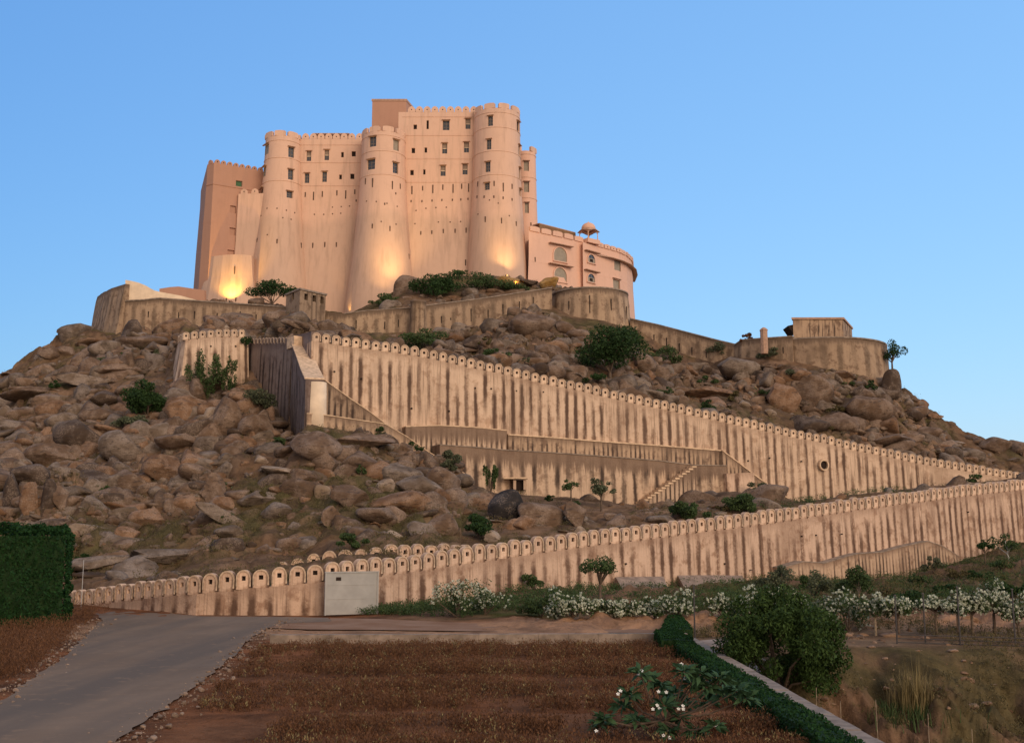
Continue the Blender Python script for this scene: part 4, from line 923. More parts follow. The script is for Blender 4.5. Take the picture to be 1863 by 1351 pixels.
zE = zat(181, 197); EB = solid('roof_house', pE, [(zAB - 2, 0), (zE, 0)], 'fort_red'); o = solid('cornice', pE, [(zE - .35, .10), (zE + .05, .12)], 'sill', EB)
TF = lathe_tower('tower', 956, 196.5, [(274,19.5),(330,20.5),(400,22.5),(450,25),(525,30)], 'annex')
FW = solid('curtain_wall', [XY(930, 198), XY(965, 196), XY(975, 212), XY(930, 212)], [(ZG, 1.0), (zat(400, 196), 0), (zat(276, 196), 0)], 'annex')
# annex with a rounded end
gp = [(962,187.8),(985,189.6),(1025,192.6),(1062,196),(1085,198.4),(1108,200.8),(1126,203),(1140,205.8),(1149,209.6),(1151,214),(1146,220)]
gp = [XY(px, Y, 470) for px, Y in gp]; zGt = zat(424, 189.6)
GB = solid('annex', gp + [XY(1000, 222, 470), XY(962, 205, 470)], [(26, 1.4), (zat(520, 189), .25), (zat(470, 189), 0), (zGt, 0)], 'annex')
bay = [XY(1060.5, 194.6, 470), XY(1085.5, 197.4, 470), XY(1085.5, 200, 470), XY(1058, 198, 470)]
BY = solid('bay', bay, [(zat(530, 197), 0), (zat(444, 196), 0)], 'annex', GB)
walls_f = [TA[0], TB[0], TC[0], AB, BC, DB, D2, D3, TF[0], FW, GB, EB, BY]
bv = [bvh_of([o]) for o in walls_f]
def shootf(px, py):
    best = None
    for o, b in zip(walls_f, bv):
        h_ = shoot(b, px, py)
        if h_ and (best is None or h_[0].y < best[1][0].y): best = (o, h_)
    return best
WIN = [  # px, py, w, h, kind
 (678,257.5,12,20,'g'),(721,264,10,21,'b'),(674.7,299,13,20,'g'),(719.8,305.5,9,21,'g'),
 (755.4,231,6,9,'s'),(778,227,4,17,'s'),(811.6,228,12,19,'g'),(851.4,225.3,9,20,'h'),
 (752,274,6,10,'s'),(774.7,273,4.5,10,'s'),(809,270,9,20,'h'),(848.6,268,9,20,'h'),
 (749.5,314,6,10,'s'),(772,312.8,4,10,'s'),(806,310.6,9,20,'h'),(846,308,9,20,'h'),
 (892,220,9,20,'g'),(943,231.5,5,22,'d'),(889.5,262.6,8.5,20,'g'),(945.2,274.4,4.5,21,'b'),(887.3,303.6,9,20,'g'),(946,316,4.5,22,'b'),(886,339,9,14,'g'),(947,350.7,4.5,14,'b'),
 (957.6,302,9,19,'b'),(958,340,9,20,'b'),(958.5,378,7,20,'b'),
 (484,272.6,8,20,'b'),(530,277,10,20,'g'),(480,313,8,20,'b'),(529,317.5,9,20,'g'),(475.6,350,9,14,'b'),(527,354,10,13,'g'),
 (562,284,8,19,'h'),(594.5,282,8,20,'h'),(623,281.6,4.5,10,'s'),(643.5,280,7,10,'s'),(558.5,324,8,19,'g'),(590.5,321.5,8,20,'g'),(619.5,322,4.5,9,'s'),(641,321,7,10,'s'),
 (435,334,11,11,'v'),(424,381,10,14,'n'),(423,421,10,14,'n'),(420,459,11,9,'n'),
 (1124,483,12,19,'p'),(1122,517,12,19,'p')]
ARCH = [(1019,463,24,27),(1019,500,23,27),(1075.5,471,13,16),(1075,506,13,16)]
SLIT = [(555.5,354,9),(570.5,356.6,16),(586.5,353,11),(613,351,10),(629,354,16),(645.5,349,9),(665,330,12),(678,332.6,18),(713.8,337,16),(728,339,10),
 (749.5,346,16),(769,342.5,9),(787.5,344,16),(805.7,340.7,10),(824.3,343,17),(840,339,10),(852.6,341.6,16),(869.4,335,10),(899,334,10),(915.6,340.7,17),(931.5,339.4,10),
 (868,358,5),(881,358,5),(898.6,358,5),(915.3,360,5),(931.5,363,5),(748,366,4),(767.7,366,4),(786,365,4),(804,364,4),(823,363.6,4),(838.4,363,4),(851.4,362,4),
 (504,439,9),(468,437,8),(548,446.5,10),(569,446.5,10),(591,445,10),(612,445,9),(677.5,411.5,9),(709.4,416,10),(883,399,11),(912.5,401.5,11),(939,407,9),(848,419,10),(828,420,8),(806.6,420.5,8),(785.6,422.5,7),(765.6,424,7),
 (966,412,15),(973.5,472,9),(744,467,11),(847,478,12),(427,492,16),(429,545,8),(412,545,6),(648,365,4),(700,371,4),(720,352,4)]
DOT = [(890.6,364),(906.5,369.6),(793,377.7),(812,377.2),(775,379),(757,383),(667,366),(684.7,366.7),(704,370),(722.5,375.5),(486,379),(504,379),(521,382.5),(536,387),(475,392.5),(514.5,396),(529.5,399),(486.6,427),(572,390),(589,390),(605,389),(620,388),(605,377),(621,376),(636,375),(797.6,404),(819,404),(838,403),(869.8,389.6),(926.5,392.5),(755,407),(693.7,403),(720.5,408)]
cut = {}
def addcut(o, c_, d_, a_): cut.setdefault(o.name, (o, []))[1].append((c_, d_, a_))
wl = []
for px, py, w, h, kd in WIN:
    r_ = shootf(px, py)
    if not r_: continue
    o, (p_, n_, a_) = r_; k = p_.y / 2000; cosv = max(.42, abs(n_.dot(Vector((p_.x, p_.y, 0)).normalized()))); W_ = w * k / cosv * 1.08; H_ = h * k * 1.03
    addcut(o, p_, (W_, .9 if kd != 's' else 1.1, H_), a_); wl.append((o, p_, n_, a_, W_, H_, kd))
for px, py, h in SLIT:
    r_ = shootf(px, py)
    if not r_: continue
    o, (p_, n_, a_) = r_; k = p_.y / 2000; wl.append((o, p_, n_, a_, .20, h * k, 'slit'))
for px, py in DOT:
    r_ = shootf(px, py)
    if not r_: continue
    o, (p_, n_, a_) = r_; k = p_.y / 2000; wl.append((o, p_, n_, a_, .2, .2, 'slit'))
al = []
for px, py, w, h in ARCH:
    o, (p_, n_, a_) = shootf(px, py); k = p_.y / 2000; cosv = max(.5, abs(n_.dot(Vector((p_.x, p_.y, 0)).normalized()))); al.append((o, p_, n_, a_, w * k / cosv, h * k))
for o, bx in cut.values():
    sm_ = [p_.use_smooth for p_ in o.data.polygons]; carve(o, bx)
    if any(sm_):
        o.data.polygons.foreach_set('use_smooth', np.ones(len(o.data.polygons), bool))
        try:
            o.data.set_sharp_from_angle(angle=R(35))
        except Exception: pass
cnt = {}
for o, p_, n_, a_, W_, H_, kd in wl:
    M = Matrix.Translation(p_) @ Matrix.Rotation(a_, 4, 'Z')      # local -y points out of the wall
    if kd == 'slit':
        cnt[o.name] = cnt.get(o.name, 0) + 1
        B = MB(); B.box((0, .0, 0), (W_, .12, H_), M=M); B.build('arrow_slit', MT['slit'], o); continue
    B = MB(); d0 = .34
    fm = {'g': 'glass', 'h': 'glass', 'b': 'blind', 'p': 'blind', 's': 'dark', 'd': 'dark', 'v': 'shutter', 'n': 'fort_red'}[kd]
    t_ = .07
    if kd not in 'sdn':
        for sx in (-1, 1): B.box((sx * (W_ / 2 - t_ / 2), d0 - .06, 0), (t_, .1, H_ - .004), M=M)
        for sz in (-1, 1): B.box((0, d0 - .055, sz * (H_ / 2 - t_ / 2)), (W_ - .006, .1, t_), M=M)
        if kd in 'gh':
            B.box((0, d0 - .03, 0), (.05, .05, H_ - .01), M=M)
            for f in ((-.17, .17) if kd == 'g' else (.0,)): B.box((0, d0 - .028, f * H_), (W_ - .01, .05, .05), M=M)
            if kd == 'h': B.box((0, d0 - .03, H_ * .25), (W_ - .14, .06, H_ * .40), M=M); B.box((0, d0 - .026, H_ * .02), (W_ - .02, .09, .10), mi=2, M=M)
    B.box((0, d0 + .03, 0), (W_ - .008, .06, H_ - .008), mi=1, M=M)
    w_ = B.build('window', [MT['frame'], MT[fm], MT['white_plaster']], o)
    if kd in 'ghbdp':
        B = MB(); B.box((0, -.12, H_ / 2 + .07), (W_ + .35, .34, .10), M=M); B.build('hood', MT['sill'], w_)
# arched windows of the annex with flat hoods
for i, (o, p_, n_, a_, W_, H_) in enumerate(al):
    M = Matrix.Translation(p_) @ Matrix.Rotation(a_, 4, 'Z'); r = W_ / 2; zc = H_ / 2 - r; n = 14
    def arch(rr, b): return [(-rr, -H_/2 - b)] + [(-rr * math.cos(math.pi*j/n), zc + rr * math.sin(math.pi*j/n)) for j in range(n + 1)] + [(rr, -H_/2 - b)]
    out, inn = arch(r + .22, .0), arch(r, 0); B = MB(); k = len(out)
    for j in range(k - 1):
        q_ = [M @ Vector((x, y, z)) for y in (-.16, .1) for x, z in (out[j], out[j+1], inn[j+1], inn[j])]
        B.add(q_, [(0,1,2,3), (0,4,5,1), (3,2,6,7)])
    B.box((0, -.12, -H_/2 - .08), (W_ + .5, .3, .16), M=M)
    w_ = B.build('window', MT['annex'], o)
    B = MB(); B.add([M @ Vector((x, -.02, z)) for x, z in inn], [tuple(range(k))]); B.build('pane', MT['blind' if i < 2 else 'glass'], w_)
    if i >= 2:
        B = MB(); B.box((0, -.04, -H_ * .18), (W_ * .95, .04, H_ * .5), M=M); B.box((0, -.07, 0), (.07, .05, H_ * .7), M=M); B.build('lattice', MT['blind'], w_)
        B = MB(); B.box((0, -.075, -H_ * .2), (W_ * .42, .04, H_ * .34), M=M); B.build('casement', MT['dark'], w_)
    hood = MB(); hw = (40 if i < 2 else 29) * p_.y / 2000 / .72
    hood.box((0, -.35, H_ / 2 + (.42 if i < 2 else .5)), (hw, .8, .14), M=M); hood.build('hood', MT['sill'], w_)
# string courses, battlements, roofs
def belt(name, plan, z, off, h, parent, mat='fort'):
    solid(name, plan, [(z, off), (z + h, off)], mat, parent)
zl = [zat(247, 190), zat(289.5, 190), zat(332, 190)]
for (o, X, Y, rr, zz), lv in ((TA, zl[1:] + [zat(254, 189)]), (TB, zl[1:] + [zat(247, 186)]), (TC, zl + [zat(205, 186)]), (TF, [zat(324, 195), zat(362, 195), zat(282, 195)])):
    for z in lv:
        B = MB(); r = float(np.interp(z, zz, rr)); B.lathe((X, Y, z), [(r - .2, 0), (r + .07, 0.01), (r + .07, .11), (r - .2, .12)], 56)
        B.build('string_course', MT['fort'], o, True)
    r = rr[-1]; crenels('battlement', arcpath(X, Y, r - .22, R(160), R(380)), zz[-1] - .02, 2.0, .32, .95, .42, o, 'fort', 'flat', False)
    crenels('battlement', arcpath(X, Y, r - .22, R(20), R(160)), zz[-1] - .02, 2.0, .32, .95, .42, o, 'fort', 'flat', False)
for o, plan, lv in ((AB, [XY(540, 192), XY(665, 192), XY(665, 193), XY(540, 193)], [zl[1], zl[2], zat(264, 192)]), (BC, [XY(730, 190), XY(880, 190), XY(880, 191), XY(730, 191)], zl + [zat(213, 190)])):
    for z in lv: belt('string_course', plan, z, .07, .11, o)
crenels('battlement', [XY(545, 192.2), XY(658, 192.2)], zAB - .02, 1.28, .10, 1.15, .4, AB)
crenels('battlement', [XY(739, 190.2), XY(868, 190.2)], zBC - .02, 1.30, .10, 1.15, .4, BC)
crenels('battlement', [XY(385, 188.8), XY(476, 193.6)], zD - .02, .95, .08, .75, .35, DB, 'fort_red')
crenels('battlement', [XY(373.3, 189.8), XY(385, 188.8)], zD - .02, .95, .08, .75, .35, DB, 'fort_red', hole=False)
crenels('battlement', [XY(433, 190.6), XY(472, 190.2)], zD2 - .02, 1.25, .12, .95, .35, D2)
for z in (zat(335, 188.6), zat(405, 188.6), zat(445, 188.6)): belt('string_course', [XY(373, 189.6), XY(385, 188.6), XY(476, 193.4), XY(476, 194.4), XY(385, 190.5)], z, .12 if z > 60 else .3, .1, DB, 'fort_red')
belt('string_course', gp[:-1] + [XY(1000, 221, 470), XY(962, 203, 470)], zat(487, 193), .05, .10, GB, 'annex')
crenels('battlement', [gp[i] for i in range(0, 4)], zGt - .02, 2.2, .25, .9, .4, GB, 'annex', 'flat', False)
crenels('battlement', [gp[i] for i in range(3, 10)], zGt - .02, 1.5, .2, .8, .4, GB, 'annex', 'flat', True)
# curved cornice of the round end
pc = [Vector((*q, 0)) for q in gp[4:11]]
cs = MB(); nn = []
fine_pts = []
for i in range(len(pc) - 1):
    for j in range(4): fine_pts.append(pc[i].lerp(pc[i+1], j / 4))
fine_pts.append(pc[-1]); k = len(fine_pts); zc = zGt - 1.75
vs_ = []
for i, q in enumerate(fine_pts):
    d_ = (fine_pts[min(i+1, k-1)] - fine_pts[max(i-1, 0)]).normalized(); n_ = Vector((d_.y, -d_.x, 0))
    ww = min(1, i / 4) * .85 + .1
    vs_ += [(q.x - n_.x*.1, q.y - n_.y*.1, zc + .45), (q.x + n_.x*ww, q.y + n_.y*ww, zc + .06), (q.x + n_.x*ww, q.y + n_.y*ww, zc - .06), (q.x - n_.x*.1, q.y - n_.y*.1, zc)]
cs.add(vs_, [(i*4+a, i*4+(a+1)%4, (i+1)*4+(a+1)%4, (i+1)*4+a) for i in range(k-1) for a in range(4)])
cs.build('cornice', MT['sill'], GB, True)
# awning on the annex terrace, roof pergola, roof clutter
a, b = P(981, 407, 193), P(1047, 424, 199); B = MB()
d_ = Vector((b.x - a.x, b.y - a.y, 0)).normalized(); n_ = Vector((d_.y, -d_.x, 0))
for th0, mi, z0, z1_ in ((0, 1, .0, .16), (.05, 0, -1.9, -.004)):
    vs_ = []
    for q in (a, b):
        for oy in (0 + th0, -.12 if mi == 0 else -5.0):
            vs_ += [(q.x + n_.x * oy, q.y + n_.y * oy, q.z + z0 * (1 if mi else 1)), (q.x + n_.x * oy, q.y + n_.y * oy, q.z + z1_)]
    B.add(vs_, [(0, 1, 3, 2), (4, 6, 7, 5), (0, 4, 5, 1), (2, 3, 7, 6), (1, 5, 7, 3), (0, 2, 6, 4)], mi)
B.build('awning', [MT['awning'], MT['sill']], GB)
a, b = P(570, 244, 196), P(636, 244, 196); B = MB(); B.box(((a.x + b.x) / 2, 198, a.z), (b.x - a.x, 4.4, .22))
for i in range(16): B.box((a.x + (b.x - a.x) * (i + .5) / 16, 195.6, a.z - .14), (.1, .8, .1))
for x in (a.x + .6, b.x - .6): B.box((x, 197, a.z - 1.2), (.18, .18, 2.3))
B.build('roof_pergola', MT['sill'], AB)
# domed kiosk on the bay
q = P(1071, 443, 197.2); z0 = q.z + .45
ki = empty('domed_kiosk', (q.x, q.y, z0)); tag(ki, 'small domed rooftop kiosk on four slim columns above the pink annex bay', 'kiosk')
u = Vector((.78, .62, 0)); v_ = Vector((-.62, .78, 0)); hw = 1.18
base = MB(); base.box((q.x, q.y, z0 - .3), (3.0, 3.0, .8), math.atan2(.62, .78)); base.build('plinth', MT['annex'], ki)
cols = []
for sx in (-1, 1):
    for sy in (-1, 1):
        c_ = Vector((q.x, q.y, z0)) + u * hw * sx + v_ * hw * sy; B = MB()
        B.lathe(c_, [(.16, .1), (.16, .3), (.09, .4), (.075, 1.5), (.14, 1.7), (.17, 1.9)], 8); B.build('column', MT['annex'], ki)
# arches between columns
for ax, ay, s_ in ((u, v_, -1), (u, v_, 1), (v_, u, -1), (v_, u, 1)):
    B = MB(); pts_ = []
    for j in range(13):
        t_ = -1 + 2 * j / 12; zarch = 1.25 + .62 * (1 - abs(t_) ** 2.2)
        pts_.append((t_ * hw, zarch))
    vs_ = []
    for t_, za in pts_:
        for oo in (-.06, .06):
            for zz_ in (za, 2.05): c_ = Vector((q.x, q.y, z0)) + ax * t_ + ay * (s_ * hw + oo); vs_.append((c_.x, c_.y, z0 + zz_))
    B.add(vs_, [f for j in range(12) for f in ((4*j, 4*j+4, 4*j+5, 4*j+1), (4*j+2, 4*j+3, 4*j+7, 4*j+6), (4*j, 4*j+2, 4*j+6, 4*j+4), (4*j+1, 4*j+5, 4*j+7, 4*j+3))]); B.build('arch', MT['annex'], ki)
# drooping eave and dome
an = math.atan2(.62, .78); n = 48; vs_ = []; prof = [(1.0, 1.98), (1.12, 2.02), (1.52, 1.86), (1.55, 1.91), (1.18, 2.22), (1.02, 2.3)]
def sq(th, r):  # rounded square whose corners droop
    return r * (1 / max(abs(math.cos(th)), abs(math.sin(th)))) ** .55
B = MB()
for r, z in prof:
    for j in range(n):
        th = 2 * math.pi * j / n; rr_ = sq(th, r) * 1.12; corner = abs(math.sin(2 * th)) ** 2; zz_ = z - (r - 1.0) * .5 * corner
        vs_.append((q.x + math.cos(th + an) * rr_, q.y + math.sin(th + an) * rr_, z0 + zz_))
B.add(vs_, [(i*n+j, i*n+(j+1)%n, (i+1)*n+(j+1)%n, (i+1)*n+j) for i in range(5) for j in range(n)]); B.build('eave', MT['sill'], ki, True)
B = MB(); B.lathe((q.x, q.y, z0 + 2.15), [(1.25, 0), (1.32, .2), (1.28, .5), (1.1, .85), (.82, 1.1), (.45, 1.28), (.12, 1.36), (.10, 1.5), (.03, 1.6)], 32); B.build('dome', MT['annex'], ki, True)
# floodlights at the foot of the walls (they are lit in the evening)
def flood(px, py, Y, target, energy, spot, label, blend=.8, col=(1.0, .62, .18), hgt=.5):
    p_ = P(px, py, Y); g = gz_at(p_.x, p_.y); p_.z = max(g, p_.z - 99) + hgt
    t = empty('floodlight', (p_.x, p_.y, g)); tag(t, label, 'floodlight', 'floodlights at the foot of the fort')
    tv = Vector(target) - p_; tv.normalize()
    B = MB(); B.tube(p_ - tv * .22, p_ - tv * .02, .1, .16, 12); B.tube((p_.x, p_.y, g - .2), (p_.x, p_.y, p_.z), .03, .03, 6); B.build('housing', MT['metal'], t)
    B = MB(); B.tube(p_ - tv * .03, p_ - tv * .012, .13, .13, 12); B.build('lens', MT['lens'], t)
    l = bpy.data.lights.new('floodlight_beam', 'SPOT'); l.energy = energy; l.spot_size = R(spot); l.spot_blend = blend; l.color = col; l.shadow_soft_size = .12
    lo = bpy.data.objects.new('floodlight_beam', l); C.objects.link(lo); lo.parent = t; lo.location = p_ + tv * .06 - t.location; lo.rotation_euler = tv.to_track_quat('-Z', 'Y').to_euler()
m = Mat('lamp_lens'); m.b.inputs['Emission Color'].default_value = (1, .7, .3, 1); m.b.inputs['Emission Strength'].default_value = 6; MT['lens'] = m.m
flood(417, 560, 183.2, P(418, 470, 186.8), 3600, 100, 'small floodlight below the brightest yellow patch at the far-left foot of the fort', hgt=.5, col=(1.0, .60, .12), blend=.7)
flood(634, 575, 184.4, P(632, 500, 189.5), 420, 44, 'small floodlight in the narrow angle between the curtain wall and the middle tower', hgt=.5)
flood(728, 560, 179.6, P(716, 415, 185.6), 3600, 84, 'small floodlight lighting the middle round tower from the hillside bush', blend=1, col=(1, .66, .28))
flood(700, 566, 179.0, P(700, 440, 185.4), 1600, 80, 'small floodlight at the left front of the middle round tower', blend=1, col=(1, .66, .28))
flood(926, 512, 181.0, P(922, 395, 186.4), 3000, 84, 'small floodlight lighting the tallest round tower from the rocks', blend=1, col=(1, .66, .28))
flood(985, 520, 179.5, P(1003, 513, 180), 160, 110, 'small floodlight beside the lit amber boulder below the annex', col=(1, .5, .08))
flood(940, 516, 178.2, P(932, 512, 180), 160, 120, 'small floodlight among the stones below the tallest tower', col=(1, .5, .08))
# ------------------------------------------------------------------ boulders
def rock_shape(seed, subdiv, flat=1.0, ang=0.5):
    r_ = np.random.default_rng(seed); bm = bmesh.new(); bmesh.ops.create_icosphere(bm, subdivisions=subdiv, radius=1)
    v = np.array([w.co[:] for w in bm.verts]); f = np.array([[w.index for w in p_.verts] for p_ in bm.faces]); bm.free()
    npl = 13 if ang < 2 else 9; n = r_.normal(size=(npl, 3)); n /= np.linalg.norm(n, axis=1)[:, None]; h = r_.uniform(.62 if ang < 2 else .5, 1.0 if ang < 2 else .95, npl)
    d = v @ n.T; q = np.where(d > .05, h[None, :] / np.maximum(d, .05), 9)
    k = 9 + 16 * ang; rad = (np.sum(q ** -k, axis=1) + 1.15 ** -k) ** (-1 / k)
    v = v * rad[:, None]
    o = r_.uniform(0, 50, 3); v *= (1 + (.10 if ang < 2 else .055) * fbm(v[:, 0] * 1.6 + o[0], v[:, 1] * 1.6 + o[1], v[:, 2] * 1.6 + o[2], 4))[:, None]
    v[:, 2] *= flat; v[:, 1] *= r_.uniform(.75, 1.0)
    return v, f
KINDS = {'rounded': [(0.78, .05), (.9, .1), (.7, 0.15)], 'angular': [(.75, 4), (.95, 6), (.7, 5), (.8, 7)], 'flat': [(.36, 3), (.45, 5), (.32, 6)]}
protos = {}
for kd, lst_ in KINDS.items():
    protos[kd] = []
    for i, (fl, an) in enumerate(lst_ + lst_):
        v, f = rock_shape(100 + i * 7 + len(kd) * 31, 4, fl, an)
        me = bpy.data.meshes.new(kd + '_boulder'); me.from_pydata(v.tolist(), [], f.tolist()); me.polygons.foreach_set('use_smooth', np.ones(len(f), bool)); me.materials.append(MT['rock']); me.update()
        try: me.set_sharp_from_angle(angle=R(27))
        except Exception: pass
        protos[kd].append(me)
HUE = {'brown': (.200, .135, .096), 'grey-brown': (.205, .158, .125), 'orange-brown': (.245, .145, .088), 'dark': (.105, .074, .056), 'pale': (.32, .245, .185), 'black': (.045, .042, .045), 'amber': (.42, .25, .08)}  # amber puts the floodlight's warm glow into the stone colour
def boulder(px, py, wr, hr, kind, hue, label, group=None, tilt=0.0, sink=.28, Y=None, yaw=None, dz=0):
    """wr, hr: half width and half height as seen in the photo's pixels"""
    if Y is None:
        r_ = hit(px, py + hr * .75, 81.5 if (300 < px < 860 and py > 940) else 72, 190)
        if r_ is None: return None
        x, y, z = r_[:3]
    else: y = Y
    c_ = P(px, py, y); k = y / 2000; me = rng.choice(protos[kind])
    o = bpy.data.objects.new('boulder', me); C.objects.link(o)
    fl = {'rounded': .8, 'angular': .8, 'flat': .4}[kind]
    o.location = (c_.x, c_.y + wr * k * .25, c_.z + dz - hr * k * .12); o.scale = (wr * k * 1.12, wr * k * 1.0, hr * k * 1.12 / fl)
    o.rotation_euler = (rng.uniform(-.12, .12), tilt, rng.uniform(-.4, .4) if yaw is None else yaw)
    b = HUE[hue]; j = rng.uniform(.88, 1.12); o.color = (b[0] * j, b[1] * j, b[2] * j, 1)
    tag(o, label, 'boulder', group); return o
big = [
 (925,918,30,32,'rounded','black','smooth near-black egg-shaped boulder on the slope below the small doorway'),
 (570,806,42,30,'rounded','brown','large rounded brown boulder at the foot of the dark streaked buttress'),
 (594,838,24,24,'angular','brown','blocky brown boulder just below the large rounded one by the buttress'),
 (655,800,50,14,'flat','brown','long flat brown boulder on top of the central boulder heap'),
 (655,836,36,24,'angular','brown','squarish boulder with a shaded hollow on the central heap'),
 (690,855,26,22,'rounded','orange-brown','egg-shaped orange-brown boulder beside the green tuft of the central heap'),
 (726,862,40,24,'rounded','grey-brown','big smooth grey-brown boulder, highest of the right flank of the central heap'),
 (764,885,40,24,'rounded','grey-brown','smooth grey-brown boulder joined to the highest flank boulder by a crack'),
 (806,880,32,40,'rounded','brown','tall leaning brown boulder on the right edge of the central heap'),
 (640,900,34,24,'angular','brown','brown boulder with a shaded lower half in the middle of the central heap'),
 (704,882,16,14,'rounded','pale','small pale round boulder perched in the middle of the central heap'),
 (735,912,58,22,'rounded','orange-brown','long loaf-shaped orange-brown boulder across the central heap'),
 (690,935,38,20,'rounded','brown','broad brown boulder below the long loaf-shaped one'),
 (600,935,18,26,'flat','brown','upright slab-like brown boulder left of the broad one'),
 (664,975,31,17,'rounded','brown','oval brown boulder just above the doubled merlons, right of the green tuft'),
 (775,968,34,22,'rounded','grey-brown','sloping grey-brown boulder above the merlons, left of its taller twin'),
 (802,960,24,34,'rounded','brown','tall brown boulder above the merlons, right of its sloping twin'),
 (535,995,29,26,'rounded','brown','big round boulder right above the left end of the doubled merlons'),
 (500,930,30,20,'rounded','grey-brown','grey-brown boulder in the open middle of the lower slope'),
 (588,895,14,16,'rounded','pale','pale egg-shaped boulder left of the central heap'),
 (400,935,52,17,'flat','grey-brown','broad flat grey slab on the lower left slope'),
 (420,966,26,13,'rounded','grey-brown','low grey boulder under the broad flat slab'),
 (388,892,20,26,'angular','brown','steep brown boulder above the broad flat slab'),
 (408,918,22,18,'angular','orange-brown','orange-brown boulder wedged above the broad flat slab'),
 (234,970,22,16,'angular','orange-brown','bright orange-brown block on the lower left slope, nearest the hedge'),
 (268,940,28,18,'angular','orange-brown','hollow orange-brown boulder just above the bright orange block'),
 (400,762,30,36,'angular','brown','large tilted slab with a whitish left face under the short bastion'),
 (385,758,13,22,'flat','pale','whitish split face leaning on the large tilted slab'),
 (470,775,30,26,'angular','brown','square brown boulder between the tilted slab and the dark side wall'),
 (452,805,14,12,'angular','orange-brown','small bright orange block under the square brown boulder'),
 (345,835,26,26,'angular','orange-brown','pointed orange-brown block left of the grassy patch'),
 (300,850,34,28,'angular','orange-brown','wide orange-brown faced rock left of the pointed block'),
 (472,833,11,9,'angular','pale','small pale squared stone on the grassy patch'),
 (518,855,36,10,'flat','pale','thin pale slab sticking out above the slope right of the grassy patch'),
 (545,868,26,14,'angular','brown','brown stone right behind the thin pale slab'),
 (88,640,18,15,'rounded','brown','rounded boulder on the far-left skyline'),
 (120,640,18,13,'angular','brown','blocky boulder beside the rounded one on the far-left skyline'),
 (190,720,34,18,'angular','dark','dark grey block below the far-left skyline, left of the dense dark bush'),
 (30,775,42,14,'flat','grey-brown','wide flat grey slab at the far left edge of the hill'),
 (60,860,36,20,'rounded','dark','dark rounded boulder at the far left above the hedge'),
 (270,620,54,17,'rounded','brown','long rounded outcrop under the far-left rampart'),
 (230,980,40,10,'flat','grey-brown','low grey rock sheet nearest the hedge'),
 (290,1010,70,16,'flat','grey-brown','very wide grey rock sheet above the lower wall at the left'),
 (868,622,22,17,'rounded','dark','dark boulder below the curving rampart, nearest the small turret'),
 (1526,766,32,22,'rounded','brown','big smooth round boulder in the middle of the right-hand slope'),
 (1470,768,34,20,'angular','dark','dark split boulder left of the big smooth round one'),
 (1424,722,30,24,'angular','orange-brown','orange-brown boulder above the ochre patch of the right slope'),
 (1480,715,34,30,'angular','brown','faceted brown boulder under the wide round bastion'),
 (1626,700,17,34,'rounded','dark','tall dark rock under the right end of the wide bastion'),
 (1690,785,24,13,'rounded','brown','pale brown boulder on the far-right slope'),
 (1815,808,26,17,'rounded','brown','rounded boulder near the far-right skyline'),
 (1404,898,36,22,'rounded','brown','round brown boulder under the pale slanting coping'),
 (1205,944,25,11,'rounded','grey-brown','low smooth boulder at the foot of the stone stair'),
 (1050,935,20,30,'angular','brown','upright brown boulder between the two young trees on the middle slope'),
 (985,935,40,24,'rounded','brown','brown boulder joined to the right of the near-black egg-shaped one'),
 (955,950,18,16,'rounded','orange-brown','small orange boulder in front of the near-black egg-shaped one'),
 (1004,641,26,18,'angular','brown','brown block on the slope below the big round bastion'),
 (965,585,44,22,'rounded','brown','broad outcrop under the curving rampart'),
 (1000,512,19,12,'rounded','amber','amber boulder lit by a floodlight in front of the pink annex'),
 (932,512,24,9,'flat','amber','low lit stones at the foot of the tallest tower'),
 (755,530,34,34,'rounded','brown','large domed outcrop left of the hillside bush above the turret'),
 (965,512,17,8,'angular','dark','dark stone between the lit stones and the amber boulder'),
 (150,792,48,26,'angular','dark','huge dark fractured block in the middle of the far-left slope'),
 (95,826,44,24,'angular','brown','huge brown block below the wide flat grey slab'),
 (222,812,40,26,'angular','grey-brown','big grey-brown split block right of the huge dark fractured one'),
 (262,786,34,18,'angular','orange-brown','orange-faced block directly under the grey-green scrub'),
 (150,690,46,16,'flat','grey-brown','long grey ledge under the far-left skyline'),
 (60,712,50,16,'flat','brown','long brown ledge on the far-left upper slope'),
 (215,668,44,16,'flat','brown','long brown ledge left of the short bastion'),
 (24,900,16,36,'angular','dark','upright dark rock slab at the far left edge above the hedge'),
 (54,908,15,38,'angular','orange-brown','upright rusty rock slab above the hedge'),
 (84,912,16,36,'angular','dark','upright dark slab right of the rusty upright one'),
 (112,905,14,30,'angular','brown','last upright slab of the row above the hedge, farthest right'),
 (176,872,42,22,'angular','dark','big dark wedge of rock above the hedge row of slabs'),
 (240,880,40,24,'angular','brown','big brown wedge right of the big dark wedge'),
 (330,800,40,20,'flat','brown','long brown slab sliding under the dense dark bush'),
 (155,960,36,14,'flat','pale','pale slab close to the top of the hedge'),
 (180,1020,44,12,'flat','grey-brown','grey sheet of rock right behind the thin pale pole'),
 (470,905,32,14,'flat','grey-brown','low grey slab left of the pale egg-shaped boulder'),
 (1580,742,46,20,'angular','brown','big broken ledge below the right end of the wide bastion'),
 (1345,668,42,16,'angular','grey-brown','grey ledge at the foot of the rampart by the stone pillar'),
 (1620,800,50,14,'flat','brown','long low ledge on the right slope above the high wall'),
 (1290,712,44,14,'flat','orange-brown','ochre ledge in the middle of the right slope'),
]
